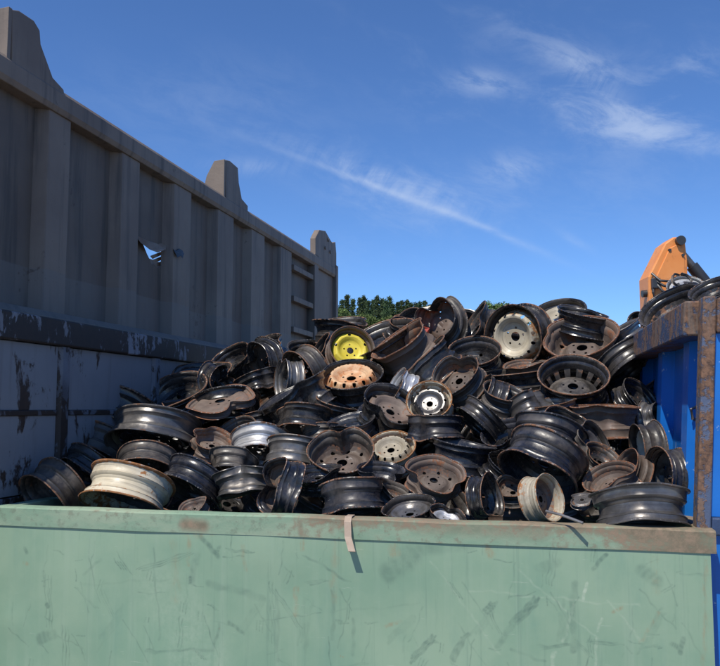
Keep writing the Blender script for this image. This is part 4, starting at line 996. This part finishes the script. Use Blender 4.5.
# ------------------------------------------------------------------ loose bits in the heap
m, t, b = material('red_plastic'); P = coords(t); t.put(b.inputs['Base Color'], t.mix(t.noise(P, 12, 4), (0.42, 0.05, 0.03), (0.55, 0.10, 0.06))); b.inputs['Roughness'].default_value = .5
MRED = m
m, t, b = material('cream_scrap'); P = coords(t); t.put(b.inputs['Base Color'], t.mix(t.ramp(t.noise(P, 9, 5, .6), .4, .65), (0.70, 0.63, 0.50), (0.42, 0.33, 0.23))); b.inputs['Roughness'].default_value = .6
MCR = m
def shard(name, label, cat, px, py, Y, pts, th, mat):
    q = at_y(px, py, Y); k = Y / F; mb = MB()
    n = len(pts); rr = random.Random(px)
    vs = [(x * k, rr.uniform(-.02, .02), -z * k) for x, z in pts] + [(x * k * .96, th + rr.uniform(-.02, .02), -z * k * .96) for x, z in pts]
    mb.add(vs, [tuple(range(n)), tuple(range(2 * n - 1, n - 1, -1))] + [(i, (i + 1) % n, n + (i + 1) % n, n + i) for i in range(n)])
    o = mb.build(name, mat, bevel=.004); o.location = q; tag(o, label, cat); return o
shard('red_scrap_piece', 'bright red scrap piece wedged at the top of the heap', 'scrap', 419, 333, 5.45, [(-11, 8), (-8, -4), (2, -7), (11, -5), (9, 4), (1, 10)], .06, MRED)
shard('cream_scrap_panel', 'pale cream bent panel on the skyline by the dented open wheel', 'scrap', 427, 313, 5.75, [(-13, 6), (-4, -6), (5, -8), (12, -3), (8, 10), (-3, 12)], .05, MCR)
q0 = at_y(546, 511, 3.16); q1 = at_y(583, 523, 3.05)
rod = MB().tube([Vector((0, 0, 0)), (q1 - q0) * .4 + Vector((0, 0, .004)), q1 - q0], .0055, 8).build('metal_rod', FIN['G'], smooth=True); rod.location = q0
tag(rod, 'thin metal rod sticking out over the green rim by the cream streaked wheel', 'rod')

# ------------------------------------------------------------------ orange material handler behind the blue container
m, t, b = material('orange_paint'); P = coords(t)
c = t.mix(t.ramp(t.noise(P, 1.6, 5, .6), .35, .65), (0.74, 0.25, 0.055), (0.80, 0.31, 0.09)); c = t.mix(t.math('MULTIPLY', t.ramp(t.noise(P, 6, 6, .65), .52, .72), .5), c, (0.30, 0.11, 0.04))
t.put(b.inputs['Base Color'], c); b.inputs['Roughness'].default_value = .45; MOR = m
m, t, b = material('dark_machine_steel'); P = coords(t); t.put(b.inputs['Base Color'], t.mix(t.noise(P, 8, 5), (0.018, 0.019, 0.022), (0.05, 0.05, 0.052))); b.inputs['Roughness'].default_value = .4; MDK = m
m, t, b = material('cab_glass'); P = coords(t); t.put(b.inputs['Base Color'], t.mix(t.noise(P, 3, 2), (0.02, 0.03, 0.035), (0.03, 0.04, 0.045))); b.inputs['Roughness'].default_value = .08; MGL = m
XY = 11.0; base = at_y(668, 400, XY); XO = Vector((base.x, XY, 0))
ex = empty('material_handler', XO); tag(ex, 'orange excavator arm rising behind the blue container', 'excavator')
def xl(px, py): q = at_y(px, py, XY) - XO; return (q.x, q.z)
stk = [xl(*p) for p in ((645, 470), (644.5, 316), (643.5, 279), (660, 246), (668, 240), (676, 239.5), (680, 246), (682, 262), (683, 300), (672, 470))]
MB().prism(stk, 1, -.19, .19).build('stick', MOR, ex, bevel=.02)
inner = [xl(*p) for p in ((650, 316), (650, 281), (664, 251), (672, 247), (677, 250), (679, 263), (680, 296), (672, 316))]
MB().prism(inner, 1, -.205, .205).build('stick_side_plate', MOR, ex, bevel=.01)
px_, pz_ = xl(674, 244)
MB().tube([(px_, -.26, pz_), (px_, .26, pz_)], .065, 14).build('pivot_pin', MDK, ex, smooth=True)
a0 = xl(677, 248); a1 = xl(692, 266); a2 = xl(725, 307)
cyl = MB().tube([(a1[0], 0, a1[1]), (a2[0], 0, a2[1])], .085, 14).build('cylinder', MDK, ex, smooth=True)
MB().tube([(a0[0], 0, a0[1]), (a1[0], 0, a1[1])], .055, 12).build('piston_rod', FIN['G'], ex, smooth=True)
def hose(pts): MB().tube([(xl(x, y)[0], -.22 + d, xl(x, y)[1]) for x, y, d in pts], .018, 8).build('hose', MDK, ex, smooth=True)
hose([(646, 276, 0), (652, 284, -.08), (662, 285, -.1), (674, 280, -.03)])
hose([(647, 281, 0), (655, 289, -.09), (663, 291, -.1), (673, 286, -.03)])
hose([(650, 286, -.02), (654, 294, -.09), (662, 300, -.1), (668, 306, -.03)])
hose([(648, 284, 0), (646.5, 295, -.03), (649, 306, -.03), (649, 330, 0)])
q = xl(650, 286); MB().box(q[0] - .06, q[0] + .05, -.27, -.19, q[1] - .07, q[1] + .07).build('hose_clamp', MDK, ex, bevel=.01)
for bx_, bz_ in ((652, 284), (664, 253), (677, 258), (655, 310), (676, 290), (668, 312)):
    q = xl(bx_, bz_); MB().tube([(q[0], -.218, q[1]), (q[0], -.19, q[1])], .022, 8).build('bolt', MDK, ex)
q = xl(641, 295); MB().tube([(q[0] - .02, -.1, q[1]), (q[0] + .06, -.1, q[1] + .01)], .05, 10).build('work_lamp', MDK, ex, smooth=True)
p1 = xl(676, 300); bm_ = [(p1[0] - .1, p1[1] - .35), (p1[0] + .05, p1[1] + .02), (3.0, 2.75), (6.2, 1.9), (6.2, 1.35), (3.0, 2.15)]
MB().prism(bm_, 1, -.16, .16).build('boom', MOR, ex, bevel=.02)
MB().box(5.2, 8.6, -1.0, 1.7, 1.15, 2.0).build('upper_body', MOR, ex, bevel=.08); MB().box(7.2, 8.7, -.9, 1.6, 2.0, 2.6).build('engine_cover', MOR, ex, bevel=.08)
cb = MB().box(5.3, 6.7, -1.05, -.05, 2.0, 3.5).build('cab', MOR, ex, bevel=.06)
for bx in ((5.28, 5.296, -.95, -.15, 2.3, 3.35), (5.5, 6.5, -1.066, -1.052, 2.5, 3.35)): MB().box(*bx).build('cab_window', MGL, cb)
for y0 in (-1.1, 1.1):
    tr = [(5.0, .45), (5.3, .1), (8.2, .1), (8.5, .45), (8.2, .85), (5.3, .85)]; MB().prism(tr, 1, y0, y0 + .55).build('track', MDK, ex, bevel=.05)
MB().tube([(6.8, .35, .6), (6.8, .35, 1.16)], .6, 20).build('slew_ring', MDK, ex, smooth=True)
gq = xl(660, 470); MB().tube([(gq[0], 0, gq[1] + .1), (gq[0], 0, gq[1] - .35)], .12, 10).build('grab_rotator', MDK, ex, smooth=True)
for k in range(5):
    a = 2 * math.pi * k / 5; dx, dy_ = math.cos(a), math.sin(a); z0 = gq[1] - .35
    MB().tube([(gq[0] + dx * .1, dy_ * .1, z0), (gq[0] + dx * .45, dy_ * .45, z0 - .25), (gq[0] + dx * .42, dy_ * .42, z0 - .6), (gq[0] + dx * .1, dy_ * .1, z0 - .85)], [.09, .09, .07, .02], 7).build('grab_tine', MDK, ex, smooth=True)

# ------------------------------------------------------------------ trees on the rise behind the yard
def foliage(name, c1, c2, c3):
    m, t, b = material(name); P = coords(t); oi = t.node('ShaderNodeObjectInfo').outputs['Random']
    c = t.mix(t.ramp(t.noise(P, .55, 4, .6), .38, .62), c1, c2); c = t.mix(t.math('MULTIPLY', t.ramp(t.noise(P, 2.3, 3, .6), .5, .7), .6), c, c3)
    hs = t.node('ShaderNodeHueSaturation'); t.put(hs.inputs['Color'], c); t.put(hs.inputs['Value'], t.math('ADD', .78, t.math('MULTIPLY', oi, .45))); t.put(hs.inputs['Hue'], t.math('ADD', .485, t.math('MULTIPLY', oi, .03)))
    t.put(b.inputs['Base Color'], hs.outputs[0]); b.inputs['Roughness'].default_value = .8; b.inputs['Specular IOR Level'].default_value = .15; return m
FCON = foliage('conifer_foliage', (0.046, 0.074, 0.034), (0.064, 0.098, 0.043), (0.09, 0.125, 0.052))
FBRO = foliage('broadleaf_foliage', (0.080, 0.118, 0.038), (0.11, 0.150, 0.046), (0.15, 0.185, 0.066))
m, t, b = material('tree_bark'); P = coords(t); t.put(b.inputs['Base Color'], t.mix(t.noise(P, 5, 5), (0.05, 0.038, 0.028), (0.11, 0.09, 0.07))); b.inputs['Roughness'].default_value = .9; MBK = m
def leaves(C, size, rng, mat, name):
    n = len(C); a = rng.normal(size=(n, 3)); a /= np.linalg.norm(a, axis=1)[:, None]; h = rng.normal(size=(n, 3)); b_ = np.cross(a, h); b_ /= np.linalg.norm(b_, axis=1)[:, None]
    s = size * rng.uniform(.6, 1.3, (n, 1)); V = np.stack([C - a * s - b_ * s * .5, C + a * s - b_ * s * .35, C + a * s * 1.1 + b_ * s * .5, C - a * s * .8 + b_ * s * .45], 1).reshape(-1, 3)
    k = np.arange(n) * 4; me = bpy.data.meshes.new(name); me.from_pydata(V.tolist(), [], np.stack([k, k + 1, k + 2, k + 3], 1).tolist()); me.materials.append(mat); return me
def conifer(seed):
    rng = np.random.RandomState(seed); Hh = 1.0; pts = []
    for k in range(26):
        z = .16 + .84 * (k / 26) ** .95; rad = .20 * (1 - z) ** .95 * rng.uniform(.8, 1.15) + .006
        nb = 24
        for j in range(nb):
            an = rng.uniform(0, 6.28); ln = rad * rng.uniform(.65, 1.2); q = int(9 + 16 * (1 - z)); tt = rng.uniform(.05, 1, q) ** .7
            pts.append(np.stack([np.cos(an) * ln * tt, np.sin(an) * ln * tt, z - .05 * tt * (1 - z) + .0 * tt], 1) + rng.normal(0, .009, (q, 3)))
    C = np.concatenate(pts) * 17
    tr = MB().tube([(0, 0, 0), (.05, 0, 6), (0, 0, 16)], [.28, .2, .03], 7)
    return leaves(C, .12, rng, FCON, 'crown'), tr.mesh('trunk', MBK, True)
def broadleaf(seed):
    rng = np.random.RandomState(seed); pts = []; tr = MB().tube([(0, 0, 0), (.15, .1, 3.5), (0, .2, 8)], [.32, .24, .08], 8)
    for k in range(70):
        v = rng.normal(size=3); v /= np.linalg.norm(v); rr = rng.uniform(.35, 1) ** .5; c = np.array([0, 0, 8.2]) + v * rr * np.array([3.7, 3.7, 4.2]); s = rng.uniform(.45, 1.15); q = int(330 * s)
        p = rng.normal(size=(q, 3)); p /= np.linalg.norm(p, axis=1)[:, None]; pts.append(c + p * s * rng.uniform(.5, 1.05, (q, 1)) * np.array([1, 1, .75]))
        if k < 9: tr.tube([(.1, .1, 3 + k * .35), tuple(c * np.array([.5, .5, .7]) + np.array([0, 0, 1.8])), tuple(c)], [.12, .07, .02], 5)
    return leaves(np.concatenate(pts), .10, rng, FBRO, 'crown'), tr.mesh('trunk', MBK, True)
TP = {'c': [conifer(1), conifer(2), conifer(3)], 'b': [broadleaf(4), broadleaf(5)]}
TH = {'c': 17.0, 'b': 12.6}
TG = 'trees of the wood behind the yard'
trs = [(338, 307, 104, 'b', 'leafy green tree beside the end of the grey tipper body'), (347, 294, 128, 'c', 'leftmost dark conifer of the wood, next to the tipper body'),
       (356, 315, 100, 'b', 'low leafy tree at the foot of the leftmost conifers'), (360, 297, 130, 'c', 'second dark conifer from the tipper body'), (368, 300, 126, 'c', 'third dark conifer from the tipper body'),
       (377, 295, 132, 'c', 'tall dark conifer in the middle of the wood'), (386, 299, 127, 'c', 'dark conifer right of the tallest one'), (393, 303, 131, 'c', 'small dark conifer right of the middle of the wood'),
       (374, 316, 102, 'b', 'low leafy tree in front of the middle conifers'), (394, 316, 103, 'b', 'low leafy tree before the right hand conifers'), (402, 300, 129, 'c', 'dark conifer above the low leafy trees at right'),
       (411, 302, 128, 'c', 'second conifer from the right end of the visible wood'), (420, 301, 132, 'c', 'conifer left of the dented open wheel on the skyline'), (430, 304, 125, 'c', 'rightmost conifer, just above the dented open wheel'),
       (413, 317, 104, 'b', 'low leafy tree just above the rusty wheels'), (460, 312, 122, 'c', 'conifer glimpsed between the wheels on the skyline'),
       (342, 299, 140, 'c', 'slim conifer just right of the tipper body'), (353, 298, 142, 'c', 'slim conifer behind the first two dark conifers'), (364, 295, 146, 'c', 'slim pointed conifer left of the tallest one'), (373, 299, 144, 'c', 'slim conifer touching the tallest one on its left'), (382, 298, 143, 'c', 'slim conifer touching the tallest one on its right'), (390, 296, 147, 'c', 'slim pointed conifer right of the middle'), (398, 301, 145, 'c', 'slim conifer left of the cream panel'), (407, 299, 146, 'c', 'slim conifer behind the cream panel'), (416, 302, 143, 'c', 'slim conifer above the black skyline wheel'), (425, 300, 146, 'c', 'slim conifer near the right end of the wood'),
       (498, 302, 62, 'b', 'leafy tree peeking over the heap beside the big off white wheel'), (606, 322, 95, 'b', 'leafy treetop in the gap right of the heap'), (620, 326, 110, 'c', 'dark treetop low beside the blue container')]
for i, (px, py, d, kd, lb) in enumerate(trs):
    top = at_y(px, py, d); h = top.z + .4; cr, tk = TP[kd][i % len(TP[kd])]; s = h / TH[kd]
    o = empty('conifer_tree' if kd == 'c' else 'leafy_tree', (top.x, d, -.3), i * 1.7); o.scale = (s * (.80 if kd == 'c' else 1.0),) * 2 + (s,)
    tag(o, lb, 'tree', TG); obj('crown', cr, o); obj('trunk', tk, o)
